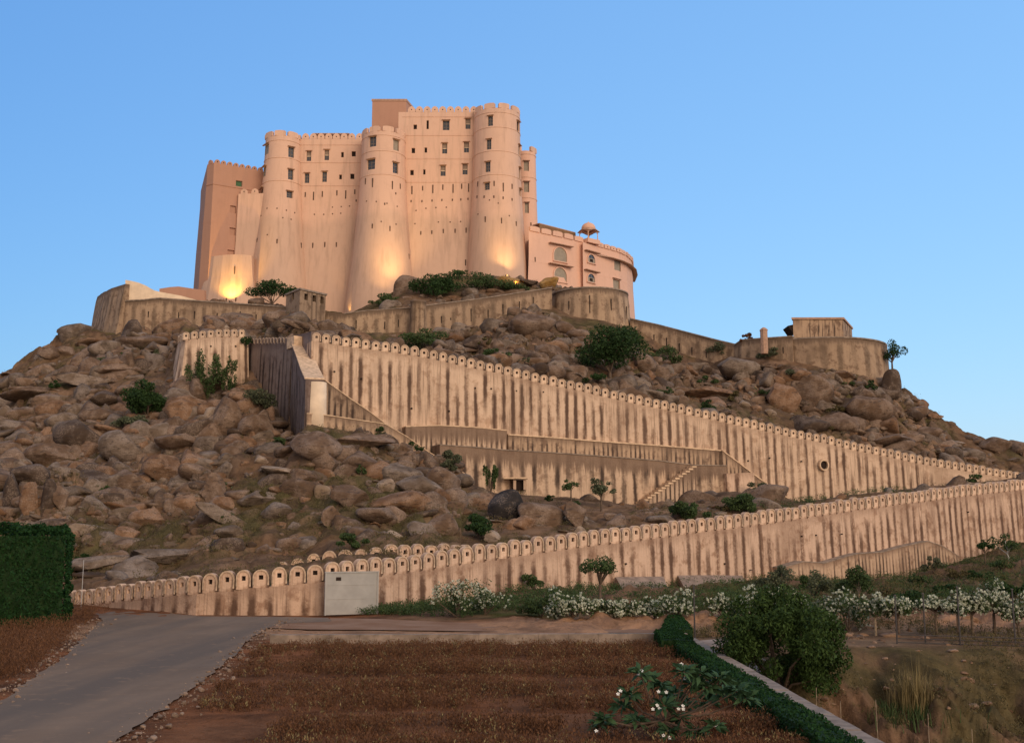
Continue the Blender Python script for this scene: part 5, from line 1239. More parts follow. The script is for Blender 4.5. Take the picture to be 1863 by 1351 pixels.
for b in big:
    Yb = {1000: 179.5, 932: 179.3, 755: 175, 965: 179.0}.get(b[0]) if b[1] < 560 else None
    boulder(*b, Y=Yb, tilt={1050: 0, 400: .45, 600: .5, 775: .5, 806: .7, 802: .6, 726: .3, 764: .4}.get(b[0], rng.uniform(-.1, .2)))
# many more, each where a sight line meets the hillside
LAND = [((640,1080),'the grey gate'),((925,918),'the near-black egg-shaped boulder'),((570,806),'the large boulder by the buttress'),((1210,890),'the stone stair'),((1495,846),'the round drain hole'),((60,960),'the tall hedge'),
 ((500,720),'the dark side wall'),((380,650),'the short bastion'),((265,715),'the dense dark bush'),((1108,640),'the big dark tree'),((1526,766),'the big smooth round boulder'),((1475,640),'the wide round bastion'),((1073,560),'the big round bastion'),
 ((761,580),'the small turret'),((870,570),'the curving rampart'),((1250,640),'the dropping rampart'),((190,570),'the corner bastion'),((345,575),'the far-left rampart'),((30,775),'the wide flat slab'),((400,935),'the broad flat grey slab'),((234,970),'the bright orange block'),
 ((440,830),'the grassy patch'),((664,975),'the oval boulder'),((735,912),'the loaf-shaped boulder'),((535,995),'the big round boulder by the merlons'),((1700,760),'the right-hand skyline'),((1815,808),'the far-right boulder'),((1340,720),'the ochre patch'),((946,880),'the small doorway'),((1630,640),'the skyline tree'),((868,965),'the leafy shrub above the merlons')]
def where(px, py):
    best = min(LAND, key=lambda l: math.hypot(l[0][0] - px, (l[0][1] - py) * 1.2)); dx, dy = px - best[0][0], py - best[0][1]; d = math.hypot(dx, dy)
    how = 'just ' if d < 45 else ('' if d < 95 else 'well ')
    if abs(dx) > 2.2 * abs(dy): s_ = 'right of' if dx > 0 else 'left of'
    elif abs(dy) > 2.2 * abs(dx): s_ = 'below' if dy > 0 else 'above'
    else: s_ = ('below' if dy > 0 else 'above') + ' and ' + ('right of' if dx > 0 else 'left of')
    return how + s_ + ' ' + best[1], 'boulders near ' + best[1]
wall_y = lambda s_: float(np.interp(s_, SC, YL[LN['G']]))
def too_near(r_): return r_[1] < wall_y(r_[0] / r_[1]) + (11.0 if r_[0] / r_[1] < SPX(850) and r_[0] / r_[1] > SPX(330) else 2.2)
hills_ok = lambda li: li in (LN['H1'], LN['H2'], LN['H3'], LN['K'], LN['M'], LN['J0'])
placed = [(b[0], b[1], max(b[2], b[3])) for b in big]
BL = [(x, y, w, h) for x, y, w, h in [(1108,640,58,42),(268,715,42,38),(430,845,60,24),(940,880,30,25)]]
def free(px, py, r, m=.8):
    for x, y, q in placed:
        if abs(x - px) < (q + r) * m and abs(y - py) < (q + r) * m * .8: return False
    return True
cand = 0; seen = {}
zone = lambda px, py: px > 1600 or (px < 160)
while len(placed) < 298 and cand < 14000:
    cand += 1; px = rng.uniform(-10, 1870); py = rng.uniform(560, 1045)
    r_ = hit(px, py, 70, 190)
    if r_ is None or not hills_ok(r_[3]): continue
    k = r_[1] / 2000
    if fbm(np.array([r_[0] / 16]), np.array([r_[1] / 16]), s=31)[0] < -.22: continue
    rad = min(2.6, .70 * rng.paretovariate(2.2)); wr = rad / k * .62
    if wr < 10 or not free(px, py, wr): continue
    if too_near(r_) or (px > 830 and py > 850 and (rng.random() < .8 or wr > 16)): continue
    if any(abs(px - x) < w and abs(py - y) < h for x, y, w, h in BL): continue
    if r_[3] == LN['J0'] and px > 300: continue
    kd = rng.choice(['rounded', 'rounded', 'angular'] if (480 < px < 860 and py > 770) else ['angular', 'angular', 'flat', 'angular', 'rounded', 'flat']); hu = rng.choice(['brown', 'brown', 'grey-brown', 'orange-brown', 'dark', 'brown', 'grey-brown', 'pale'])
    hr = wr * {'rounded': .62, 'angular': .7, 'flat': .36}[kd] * rng.uniform(.8, 1.1)
    w_, grp = where(px, py); size = 'small' if wr < 11 else ('medium' if wr < 16 else 'large')
    hn = {'dark': 'dark brown'}.get(hu, hu)
    lab = f"{size} {hn} {kd} boulder {w_}"
    while len(lab.split()) > 16: lab = lab.replace('just ', '').replace('well ', '')
    seen.setdefault(lab, []).append((px, py))
    if len(seen[lab]) > 1: seen[lab].pop(); continue
    o = boulder(px, py, wr, hr, kd, hu, lab, grp, tilt=rng.uniform(-.25, .35))
    if o is not None: placed.append((px, py, wr))
# small stones between them, too many to count: one mesh
lo = [rock_shape(500 + i, 3, fl, an) for i, (fl, an) in enumerate([(.8, .4), (.75, 4), (.45, 5), (.9, 5), (.65, 3), (.35, 6), (.8, 7)])]
vv, ff, tt = [], [], []; nb = 0; tries = 0; cnt_ = 0
while cnt_ < 3300 and tries < 40000:
    tries += 1; px = rng.uniform(-60, 1920); py = rng.uniform(500, 1070)
    r_ = hit(px, py, 68, 200)
    if r_ is None or not (hills_ok(r_[3]) or (r_[3] == LN['O'] and py < 560)): continue
    q = fbm(np.array([r_[0] / 16]), np.array([r_[1] / 16]), s=31)[0]
    if q < -.1 and rng.random() < .8: continue
    if px > 830 and py > 850 and rng.random() < .8: continue
    if too_near(r_): continue
    x, y, z = r_[:3]; rad = min(1.5, .25 * rng.paretovariate(1.3)) * (1.2 if px < 420 else 1) * (1.0 if y < 110 else 1.35)
    v, f = rng.choice(lo); a = rng.uniform(0, 6.28); ca, sa = math.cos(a), math.sin(a); tl = rng.uniform(-.4, .4)
    s3 = rad * np.array([rng.uniform(.8, 1.35), rng.uniform(.7, 1.1), rng.uniform(.7, 1.1)]); w = v * s3
    w = w @ np.array([[math.cos(tl), 0, -math.sin(tl)], [0, 1, 0], [math.sin(tl), 0, math.cos(tl)]]) @ np.array([[ca, sa, 0], [-sa, ca, 0], [0, 0, 1]])
    vv.append(w + np.array([x, y + rad * .35, z - rad * .10])); ff.append(f + nb); nb += len(v); cnt_ += 1
    b = HUE[rng.choice(['brown', 'brown', 'brown', 'grey-brown', 'orange-brown', 'dark', 'grey-brown'])]; j = rng.uniform(.8, 1.15)
    tt.append(np.tile(np.array([b[0] * j, b[1] * j, b[2] * j, 1.0]), (len(v), 1)))
o = mesh_np('rubble', np.concatenate(vv), np.concatenate(ff), MT['rock_many'], None, True)
at = o.data.color_attributes.new('tint', 'FLOAT_COLOR', 'POINT'); at.data.foreach_set('color', np.concatenate(tt).ravel())
tag(o, 'loose brown rubble and small stones covering the hillside between the boulders', 'rubble', kind='stuff')

# ------------------------------------------------------------------ plants
def leaves(C0, R0, n, size, r_, asp=.5, shell=.55, droop=0.0, up=0.0):
    """n leaf quads scattered in the ellipsoid clumps with centres C0 (k,3) and radii R0 (k,3)"""
    C0 = np.asarray(C0, float); R0 = np.asarray(R0, float); k = len(C0)
    vol = R0.prod(1) ** .7; idx = r_.choice(k, n, p=vol / vol.sum())
    d = r_.normal(size=(n, 3)); d /= np.linalg.norm(d, axis=1)[:, None]
    rad = (shell + (1 - shell) * r_.random(n)) ** .7; rad = np.where(r_.random(n) < .25, r_.random(n) * .8, rad)
    c_ = C0[idx] + d * R0[idx] * rad[:, None]
    a = r_.normal(size=(n, 3)) + d * .5; a[:, 2] += up - droop; a /= np.linalg.norm(a, axis=1)[:, None]
    b = np.cross(a, r_.normal(size=(n, 3))); b /= np.linalg.norm(b, axis=1)[:, None] + 1e-9
    s = size * r_.uniform(.6, 1.4, n)[:, None]; l = a * s; w = b * s * asp
    V = np.stack([c_ - l, c_ + w, c_ + l, c_ - w], 1).reshape(-1, 3); F = np.arange(4 * n).reshape(-1, 4); return V, F
seedn = [1000]
def plant(name, label, cat, px, py, wpx, hpx, mat='leaf_mid', n=900, leaf=.10, clumps=9, Y=None, group=None, trunk=0.0, style='bush', Ymin=60, stem='bark', asp=.5, clump_r=.42, blossom=0, bsize=.06, zbase=None, lean=0, bstyle=0):
    seedn[0] += 1; r_ = np.random.default_rng(seedn[0])
    if Y is None:
        h_ = hit(px, py, Ymin, 210)
        if h_ is None: return None
        x, y, z = h_[:3]
    else:
        p_ = P(px, py, Y); x, y, z = p_.x, p_.y, (gz_at(p_.x, p_.y) if zbase is None else zbase)
    k = y / 2000; W_, H_ = wpx * k * 1.12, hpx * k * 1.08
    root = empty(name, (x, y, z)); tag(root, label, cat, group)
    t0 = trunk * H_; ch = H_ - t0
    C0, R0 = [], []
    for i in range(clumps):
        if style == 'upright':
            a = r_.uniform(-1, 1); u_ = r_.uniform(.1, .95); cx, cy, cz = a * W_ * .42 * (0.35 + u_ * .65), r_.uniform(-.3, .3) * W_ * .5, t0 + u_ * ch * (1 - .25 * abs(a)); rr = (W_ * .07, W_ * .07, ch * .17)
        elif style == 'flat':
            a = r_.uniform(0, 6.28); q = math.sqrt(r_.random()); cx, cy, cz = math.cos(a) * q * W_ * .38, math.sin(a) * q * W_ * .3, t0 + ch * (.45 + .5 * (1 - q) * r_.uniform(.5, 1)); rr = (W_ * .17, W_ * .17, ch * .16)
        elif style == 'droop':
            a = r_.uniform(0, 6.28); ph = math.acos(r_.uniform(-.95, 1)); q = r_.uniform(.5, 1.06); cx, cy, cz = math.sin(ph) * math.cos(a) * W_ * .46 * q, math.sin(ph) * math.sin(a) * W_ * .46 * q, t0 + ch * .5 + math.cos(ph) * ch * .46 * q; _k = r_.uniform(.7, 1.5); rr = (W_ * .075 * _k, W_ * .075 * _k, ch * .115 * _k)
        else:
            a = r_.uniform(0, 6.28); ph = math.acos(r_.uniform(-.1, 1)); q = r_.uniform(.25, .98); cx, cy, cz = math.sin(ph) * math.cos(a) * W_ * .5 * q, math.sin(ph) * math.sin(a) * W_ * .42 * q, t0 + ch * .22 + math.cos(ph) * ch * .62 * q; rr = tuple(np.array([W_ * .5 * clump_r, W_ * .5 * clump_r, ch * .5 * clump_r]) * r_.uniform(.4, .95))
        C0.append((x + cx + lean * cz / max(H_, .1) * W_, y + cy, z + cz)); R0.append(rr)
    B = MB(); th_ = max(.012, .028 * H_)
    if trunk > 0.05:
        top = Vector((x + lean * .3 * W_, y, z + t0 * 1.05)); B.tube((x, y, z - .3), top, th_ * 1.2, th_ * .8, 8)
    else: top = Vector((x, y, z - .05))
    for i in range(min(clumps, 9)):
        c_ = Vector(C0[i]); mid = top.lerp(c_, .5) + Vector((r_.uniform(-.06, .06) * W_, 0, .05 * H_)); B.tube(top, mid, th_ * .6, th_ * .4, 5); B.tube(mid, c_, th_ * .4, th_ * .12, 5)
    B.build('trunk' if trunk > .05 else 'stem', MT[stem], root)
    V, F = leaves(C0, R0, n, leaf, r_, asp, droop=.6 if style == 'droop' else 0, up=.9 if style == 'upright' else .1)
    mesh_np('foliage', V, F, MT[mat], root)
    if blossom:
        bc = np.array(C0); br = np.array(R0); sel = r_.random(len(bc)) < .8; sel[0] = True; bc, br = bc[sel], br[sel]
        # blossoms gather in heads of a few flowers
        nh = blossom; idx = r_.integers(0, len(bc), nh); d = r_.normal(size=(nh, 3)); d[:, 1] -= .6; d[:, 2] += .25; d /= np.linalg.norm(d, axis=1)[:, None]
        hc = bc[idx] + d * br[idx] * 1.0; V, F = leaves(hc, np.full((nh, 3), bsize * 1.7), nh * 11, bsize, r_, .8, shell=.2); mesh_np('blossom', V, F, MT['blossom'], root)
    return root
PL = [
 ('dense_bush','dense dark-green rounded bush on the rocks left of the short bastion','bush',268,756,96,72,'leaf_dark',5200,.16,22,{}),
 ('leggy_bush','tall spiky green bush growing right in front of the short bastion','bush',372,726,98,80,'leaf_mid',3000,.13,34,dict(style='upright')),
 ('leggy_bush','narrower upright green bush at the right end of the short bastion','bush',412,720,50,64,'leaf_mid',1500,.12,18,dict(style='upright')),
 ('grey_bush','low grey-green shrub at the foot of the dark side wall','bush',472,752,70,44,'leaf_grey',2400,.12,14,{}),
 ('grey_bush','grey-green scrub under the dense dark bush','bush',242,778,60,30,'leaf_grey',1500,.12,9,{}),
 ('wall_shrub','dark shrub rooted on the wall top between the short bastion and the dark side wall','shrub',448,634,24,28,'leaf_dark',700,.10,8,dict(Y=125.5,zbase=1)),
 ('spreading_tree','big dark spreading tree on the slope below the large round bastion','tree',1108,694,138,112,'leaf_dark',8500,.17,34,dict(trunk=.12)),
 ('hillside_bush','large dark green bush mass above the small turret inside the rampart','bush',798,562,96,64,'leaf_dark',4800,.18,20,dict(Y=171,zbase=0)),
 ('hillside_bush','long mid-green bush to the right of the dark mass inside the rampart','bush',872,548,110,36,'leaf_mid',3200,.17,18,dict(Y=174,zbase=0)),
 ('hillside_bush','small sunlit-looking bush at the foot of the middle round tower','bush',695,566,70,28,'leaf_mid',2000,.16,10,dict(Y=172,zbase=0)),
 ('hillside_bush','thin bush line between the lit stones and the rampart','bush',935,530,70,20,'leaf_mid',1500,.15,10,dict(Y=175,zbase=0)),
 ('hillside_bush','wispy bush against the foot of the curtain wall left of the tallest tower','bush',838,503,34,18,'leaf_mid',700,.13,7,dict(Y=180,zbase=0)),
 ('green_bush','bright green bush on the slope right below the small turret','bush',772,636,90,40,'leaf_mid',2600,.14,16,{}),
 ('green_bush','low green bush beside the dark boulder under the curving rampart','bush',905,652,46,24,'leaf_mid',1000,.13,8,{}),
 ('green_bush','slanting green shrub under the dropping rampart','bush',1216,668,64,44,'leaf_mid',1800,.14,14,dict(lean=-.3)),
 ('green_bush','round grey-green bush near the bend of the dropping rampart','bush',1308,652,48,30,'leaf_grey',1300,.13,9,{}),
 ('green_bush','flat grey-green bush under the left part of the wide round bastion','bush',1392,656,50,22,'leaf_grey',1000,.13,8,{}),
 ('green_bush','grey-green scrub low under the middle of the wide round bastion','bush',1452,690,44,24,'leaf_grey',900,.13,7,{}),
 ('green_bush','green tuft on the faceted rocks under the right of the wide bastion','bush',1548,708,32,20,'leaf_mid',600,.13,6,{}),
 ('skyline_tree','small lone tree against the sky at the right end of the wide bastion','tree',1624,682,44,64,'leaf_dark',1300,.13,12,dict(Y=156,trunk=.32,zbase=0)),
 ('rooftop_shrub','round reddish-brown shrub on the rampart left of the stone pillar','shrub',1362,625,30,24,'leaf_dry',900,.12,8,dict(Y=157.5,zbase=1)),
 ('slim_tree','slim upright green tree by the small doorway','tree',893,908,30,68,'leaf_mid',1100,.11,14,dict(trunk=.15,style='upright')),
 ('grey_bush','grey-green bush over the descending low wall','bush',818,866,54,48,'leaf_grey',1900,.12,12,{}),
 ('young_tree','very small young tree in front of the cream terrace wall, the left one','tree',1038,912,32,46,'leaf_mid',520,.11,9,dict(trunk=.35)),
 ('young_tree','light green young tree in front of the cream terrace wall, the right one','tree',1094,930,56,62,'leaf_grey',900,.12,12,dict(trunk=.35)),
 ('green_bush','green bush just right of the foot of the stone stair','bush',1258,948,66,48,'leaf_mid',2400,.12,14,{}),
 ('green_bush','wide green bush between the stair bush and the round boulder under the coping','bush',1338,932,80,36,'leaf_mid',2200,.12,14,{}),
 ('rock_shrub','olive shrub growing over the top of the round boulder under the coping','bush',1378,897,38,26,'leaf_grey',900,.11,8,dict(Y=121)),
 ('leafy_shrub','leafy dark shrub just above the merlons, below the near-black boulder','bush',868,980,76,46,'leaf_dark',2600,.11,16,{}),
 ('green_tuft','bright green tuft in the central boulder heap','bush',655,866,20,28,'leaf_mid',420,.09,6,{}),
 ('green_tuft','green creeper between the boulders right above the doubled merlons','bush',640,1000,60,34,'leaf_mid',1300,.10,10,{}),
 ('green_tuft','green weed on the right flank of the central heap','bush',768,905,34,24,'leaf_mid',560,.09,7,{}),
 ('green_tuft','tuft beside the low coping above the central heap','bush',690,795,26,20,'leaf_mid',420,.10,6,{}),
 ('green_tuft','dark tuft on the descending low wall','bush',756,826,24,26,'leaf_dark',420,.10,6,{}),
 ('green_tuft','green tuft on the far-left upper rocks','bush',178,636,26,18,'leaf_mid',360,.13,5,{}),
 ('green_tuft','green ground tuft at the foot of the dark buttress','bush',505,812,50,20,'leaf_mid',900,.10,9,{}),
 ('green_tuft','small bush on the far-right lower end of the high wall','bush',1778,882,34,22,'leaf_mid',500,.12,6,dict(Ymin=112)),
 ('wall_plant','round green plant growing out of the lower wall face','shrub',968,1046,36,34,'leaf_mid',900,.085,9,dict(Y=76.2,zbase=1.05)),
 ('small_tree','lone small tree in front of the lower wall, left of the aprons','tree',1092,1100,72,94,'leaf_mid',1700,.075,13,dict(trunk=.38,style='flat',Y=66)),
 ('small_tree','bushy tree in front of the lower wall, right of the aprons','tree',1424,1092,66,80,'leaf_grey',1900,.08,16,dict(trunk=.12,Y=66)),
 ('small_tree','grey-green tree left of its twin in front of the wall footing','tree',1488,1082,52,62,'leaf_grey',1300,.08,12,dict(trunk=.1,Y=68)),
 ('small_tree','dense green tree on pale stems in front of the wall footing','tree',1563,1084,54,68,'leaf_mid',1800,.08,14,dict(trunk=.1,Y=68,stem='twig')),
 ('small_tree','wide low green tree behind the right-hand flower row','tree',1646,1092,80,46,'leaf_dark',2400,.08,16,dict(Y=64)),
 ('small_tree','small leaning tree high on the bank at the far right','tree',1793,1026,30,44,'leaf_dark',650,.10,9,dict(trunk=.45,Y=92,style='flat')),
 ('small_tree','crooked tree with a white stem at the far right edge','tree',1838,1022,50,52,'leaf_mid',1000,.10,11,dict(trunk=.2,Y=96,stem='pale_metal',lean=-.25)),
 ('green_bush','dark scrub on the far-right bank behind the flower row','bush',1718,1074,60,34,'leaf_dark',1500,.09,12,dict(Y=70)),
 ('green_bush','dark scrub at the right edge behind the last flowering bush','bush',1845,1080,60,40,'leaf_dark',1500,.09,12,dict(Y=66)),
 ('green_bush','rounded green bush at the left end of the flower row below the wall','bush',985,1112,70,46,'leaf_mid',2200,.07,14,dict(Y=61)),
]
for nm, lb, ct, px, py, w, h, mt, n, lf, cl, kw in PL:
    kw = dict(kw)
    if kw.get('zbase') == 0 and kw.get('Y', 0) > 150: p_ = P(px, py, kw['Y']); kw['zbase'] = max(p_.z, gz_at(p_.x, p_.y) - .3)
    if kw.get('zbase') == 1: kw['zbase'] = P(px, py, kw['Y']).z
    plant(nm, lb, ct, px, py, w, h, mt, n, lf, cl, **kw)
# leafy tree behind the rampart next to the guardhouse
p_ = P(497, 566, 167.0)
plant('leafy_tree', 'leafy dark green tree with layered branches rising behind the rampart left of the guardhouse', 'tree', 495, 568, 92, 60, 'leaf_dark', 3000, .17, 20, Y=167.0, trunk=.2, style='flat', zbase=p_.z)
# ------------------------------------------------------------------ flower row
def xz(px, py, Y): v = P(px, py, Y); return v
FB = [ # px, crown top y, crown bottom y, width, Y, label
 (833,1050,1098,56,62,'white-flowering bush at the left end of the row, nearest the grey gate'),
 (882,1048,1094,56,63,'white-flowering bush second from the grey gate, with a drooping white spray'),
 (1012,1072,1112,46,58,'small white-flowering bush just right of the rounded green bush'),
 (1040,1070,1120,50,57,'round white-flowering bush left of the lone small tree'),
 (1078,1085,1126,50,57,'low white-flowering bush under the lone small tree'),
 (1118,1092,1122,44,57,'flat white-flowering bush in front of the smaller apron'),
 (1152,1092,1122,40,57,'low white-flowering bush between the two aprons'),
 (1192,1084,1118,44,57.5,'loose white-flowering bush right under the gap between the aprons'),
 (1228,1068,1128,58,57,'largest white-flowering bush, thick with blossom, left of the dark thin post'),
 (1318,1074,1114,46,57,'white-flowering bush standing alone right of the dark thin post'),
 (1374,1066,1110,52,56,'white-flowering bush above the left shoulder of the big dark tree'),
 (1420,1070,1112,56,55,'white-flowering bush directly above the big dark tree'),
 (1452,1068,1115,46,55,'white-flowering bush above the right shoulder of the big dark tree'),
 (1496,1074,1128,52,53,'dense round white-flowering bush right of the big dark tree'),
 (1544,1060,1118,60,52,'tall sparse white-flowering bush in front of the pale-stemmed tree'),
 (1592,1082,1128,46,51,'white-flowering bush trained on a pale stem'),
 (1634,1082,1128,50,50.5,'white-flowering bush on a bare stem left of the tall pale grass plumes'),
 (1702,1082,1118,52,50.5,'flat-topped white-flowering bush right of the tall pale grass plumes'),
 (1742,1078,1122,44,50.5,'white-flowering bush around the second tall post from the plumes'),
 (1768,1066,1124,48,50.5,'leaning white-flowering bush between the second and the last tall post'),
 (1808,1056,1120,62,51,'highest white-flowering bush with bright heads near the far right'),
 (1852,1074,1140,46,50.5,'white-flowering bush cut by the right edge of the photo'),
]
for px, y0, y1, w, Y, lb in FB:
    w *= 1.3; y0 -= 6; a, b = P(px, y0, Y), P(px, y1, Y); g = gz_at(a.x, Y); base = g; H_ = a.z - g; fr = max(0.0, min(.5, (b.z - g) / H_)) if px > 1560 else 0
    plant('flowering_bush', lb, 'bush', px, y1, w, H_ * 2000 / Y, 'leaf_mid', 1500, .06, 18, Y=Y, group='white-flowering bushes in a row', trunk=fr if fr > .12 else 0, zbase=base, blossom=190, bsize=.036, stem='bark' if px != 1592 else 'twig', clump_r=.46)
POST = [(1262,1066,1147,'dark thin post at the near corner by the box hedge',48.5),(1628,1083,1158,'dark thin post left of the tall pale grass plumes',48),(1679,1080,1162,'dark post just right of the tall pale grass plumes',48),(1741,1068,1170,'dark post second from the right edge',47.6),(1841,1072,1174,'dark post nearest the right edge',47.4)]
for px, y0, y1, lb, Y in POST:
    a = P(px, y0, Y); g = gz_at(a.x, Y); B = MB(); B.tube((a.x, Y, g - .1), (a.x, Y, a.z), .035, .03, 6); B.box((a.x, Y, a.z + .02), (.09, .09, .04)); o = B.build('post', MT['metal']); tag(o, lb, 'post', 'thin posts along the flower row')
t = empty('low_rail', P(1760, 1160, 47.8)); tag(t, 'low double pipe rail running between the dark posts at the right', 'rail')
for dz in (.18, .34, .02):
    a = P(1630, 1160, 48.0); b = P(1900, 1160, 47.2); B = MB(); B.tube((a.x, a.y, gz_at(a.x, a.y) + dz + .05), (b.x, b.y, gz_at(b.x, b.y) + dz), .022, .022, 6); B.build('rail_bar', MT['metal'], t)
# tall plumes and stakes
for i, (px, y0, y1, Y, lb) in enumerate([(1485,1250,1316,33,'bare upright stake on the slope nearest the big dark tree'),(1529,1275,1345,30.5,'bare upright stake, second from the big dark tree'),(1593,1272,1352,29.5,'leaning bare stake in the middle of the gully slope'),(1688,1297,1360,28.5,'bare stake left of the right edge stake'),(1768,1325,1375,27.8,'short bare stake nearest the right edge')]):
    a = P(px, y0, Y); b = P(px - (6 if i == 0 else (-8 if i == 2 else 0)), y1, Y); g = min(gz_at(a.x, Y), b.z); B = MB(); B.tube((b.x, Y, min(g, b.z) - .6), (a.x, Y, a.z), .016, .009, 5); o = B.build('stake', MT['twig']); tag(o, lb, 'stake', 'bare stakes on the gully slope')
def blades(name, x, y, z, w, h, n, mat, label, cat, lean=.25, wid=.012, group=None, kind=None, seed=5, parent=None):
    r_ = np.random.default_rng(seed); V = []
    bx = x + r_.normal(size=n) * w * .22; by = y + r_.normal(size=n) * w * .22; an = r_.uniform(0, 6.28, n); hh = h * r_.uniform(.35, 1, n); ln = lean * hh * r_.uniform(.2, 1.6, n); ca, sa = np.cos(an), np.sin(an); ww = wid
    P0 = np.stack([bx - sa * ww, by + ca * ww, np.full(n, z - .08)], 1); P1 = np.stack([bx + sa * ww, by - ca * ww, np.full(n, z - .08)], 1)
    m1 = np.stack([bx + ca * ln * .35, by + sa * ln * .35, z + hh * .6], 1); tp = np.stack([bx + ca * ln, by + sa * ln, z + hh], 1)
    s_ = np.stack([sa * ww * .7, -ca * ww * .7, 0 * sa], 1); V = np.stack([P0, P1, m1 + s_, m1 - s_, tp], 1).reshape(-1, 3)
    F = []
    for i in range(n): b = 5 * i; F += [(b, b+1, b+2, b+3), (b+3, b+2, b+4)]
    o = mesh_np(name, V, F, MT[mat], parent); 
    if label: tag(o, label, cat, group, kind)
    return o
v = P(1660, 1215, 42.0); g = gz_at(v.x, v.y)
t = empty('grass_clump', (v.x, v.y, g)); tag(t, 'tall straw-coloured grass clump with high plumes on the edge of the gully', 'grass clump')
blades('stalks', v.x, v.y, g, 1.6, 1.7, 800, 'leaf_straw', None, None, .3, .016, parent=t)
blades('green_blades', v.x - .2, v.y - .2, g - .2, 2.9, .9, 900, 'leaf_mid', None, None, .45, .016, seed=8, parent=t)
blades('plumes', v.x + .05, v.y, g, 1.0, 2.7, 26, 'leaf_straw', None, None, .10, .02, seed=9, parent=t)

# ------------------------------------------------------------------ hedges
def hedge(name, label, plan, z0, z1, n, leaf, mat='leaf_hedge', inner=True, seed=3, bulge=.12, group=None):
    r_ = np.random.default_rng(seed); pts = [Vector((*p_, 0)) for p_ in plan]; k = len(pts); L = [(pts[(i+1) % k] - pts[i]).length for i in range(k)]
    root = empty(name, (sum(p_.x for p_ in pts) / k, sum(p_.y for p_ in pts) / k, z0)); tag(root, label, 'hedge', group)
    B = MB(); c_ = Vector((sum(p_.x for p_ in pts) / k, sum(p_.y for p_ in pts) / k, 0)); q = []
    for p_ in pts: d_ = (p_ - c_); q.append((c_ + d_ * (1 - min(.3, .55 * bulge / max(d_.length, .1)))).to_tuple()[:2])
    B.add([(x, y, z0 - .1) for x, y in q] + [(x, y, z1 - bulge) for x, y in q], [tuple(range(k, 2*k))] + [(i, (i+1) % k, k + (i+1) % k, k + i) for i in range(k)]); B.build('inner_growth', MT['leaf_dark'], root)
    H_ = z1 - z0; peri = sum(L); xs = [p_.x for p_ in pts]; ys = [p_.y for p_ in pts]
    area_top = abs(sum(pts[i].x * pts[(i+1) % k].y - pts[(i+1) % k].x * pts[i].y for i in range(k))) / 2
    nt = int(n * area_top / (area_top + peri * H_)); ns = n - nt; s_ = r_.random(ns) * peri; cum = np.concatenate([[0], np.cumsum(L)]); i_ = np.searchsorted(cum, s_, side='right') - 1; i_ = np.clip(i_, 0, k - 1)
    A_ = np.array([[p_.x, p_.y] for p_ in pts]); B_ = np.roll(A_, -1, 0); t_ = (s_ - cum[i_]) / np.array(L)[i_]; xy = A_[i_] * (1 - t_)[:, None] + B_[i_] * t_[:, None]; zz = z0 + r_.random(ns) * H_
    tri = r_.integers(1, k - 1, nt); u_, w_ = r_.random(nt), r_.random(nt); f_ = u_ + w_ > 1; u_ = np.where(f_, 1-u_, u_); w_ = np.where(f_, 1-w_, w_)
    tx = A_[0] * (1 - u_ - w_)[:, None] + A_[tri] * u_[:, None] + A_[(tri + 1) % k] * w_[:, None]
    Cc = np.concatenate([np.column_stack([xy, zz]), np.column_stack([tx, np.full(nt, z1)])]); nn = n
    nv2 = np.array([[(pts[(q_ + 1) % k] - pts[q_]).normalized().y, -(pts[(q_ + 1) % k] - pts[q_]).normalized().x] for q_ in range(k)]); Nn = np.concatenate([nv2[i_], np.zeros((nt, 2))]); fr_ = np.clip((Cc[:, 2] - z0) / H_, 0, 1)
    Cc[:, :2] += Nn * ((np.abs(fbm(Cc[:, 0] * 1.1, Cc[:, 1] * 1.1, Cc[:, 2] * 1.1, 3, 4)) * bulge * 2.2 - bulge * .8 * fr_ ** 8))[:, None]; Cc[:, 2] += np.where(np.arange(nn) >= ns, fbm(Cc[:, 0] * 1.5, Cc[:, 1] * 1.5, None, 3, 6) * bulge * 1.8, 0)
    Cc += r_.normal(size=Cc.shape) * leaf * .35
    a = r_.normal(size=(nn, 3)); a[:, 2] += .5; a /= np.linalg.norm(a, axis=1)[:, None]; b = np.cross(a, r_.normal(size=(nn, 3))); b /= np.linalg.norm(b, axis=1)[:, None]
    s2 = leaf * r_.uniform(.6, 1.3, nn)[:, None]; V = np.stack([Cc - a * s2, Cc + b * s2 * .55, Cc + a * s2, Cc - b * s2 * .55], 1).reshape(-1, 3); mesh_np('foliage', V, np.arange(4 * nn).reshape(-1, 4), MT[mat], root); return root
hedge('tall_hedge', 'very tall dense dark green clipped hedge at the left edge beside the road', [(-42, 47), (-31, 49.0), (-25.7, 53.0), (-22.9, 57.5), (-24.6, 61.5), (-42, 66)], 0, 4.85, 90000, .085, 'leaf_hedge', bulge=.32)
hedge('box_hedge', 'long low clipped hedge running along the garden wall beside the dry crop', [(6.25, 22), (6.95, 22), (6.95, 46.0), (6.25, 46.0)], 0, .5, 13000, .045, bulge=.08, seed=4)
hedge('box_hedge', 'short wider block of low hedge at the far corner of the dry crop', [(5.75, 43.4), (7.0, 43.4), (7.0, 48.0), (6.1, 48.0)], 0, .62, 5200, .045, bulge=.08, seed=5)
hedge('box_hedge', 'small dark piece of hedge beyond the pale kerb, left of the dark thin post', [(6.6, 49.4), (7.9, 49.4), (8.6, 57), (7.9, 57)], 0, .55, 5200, .05, bulge=.08, seed=6)
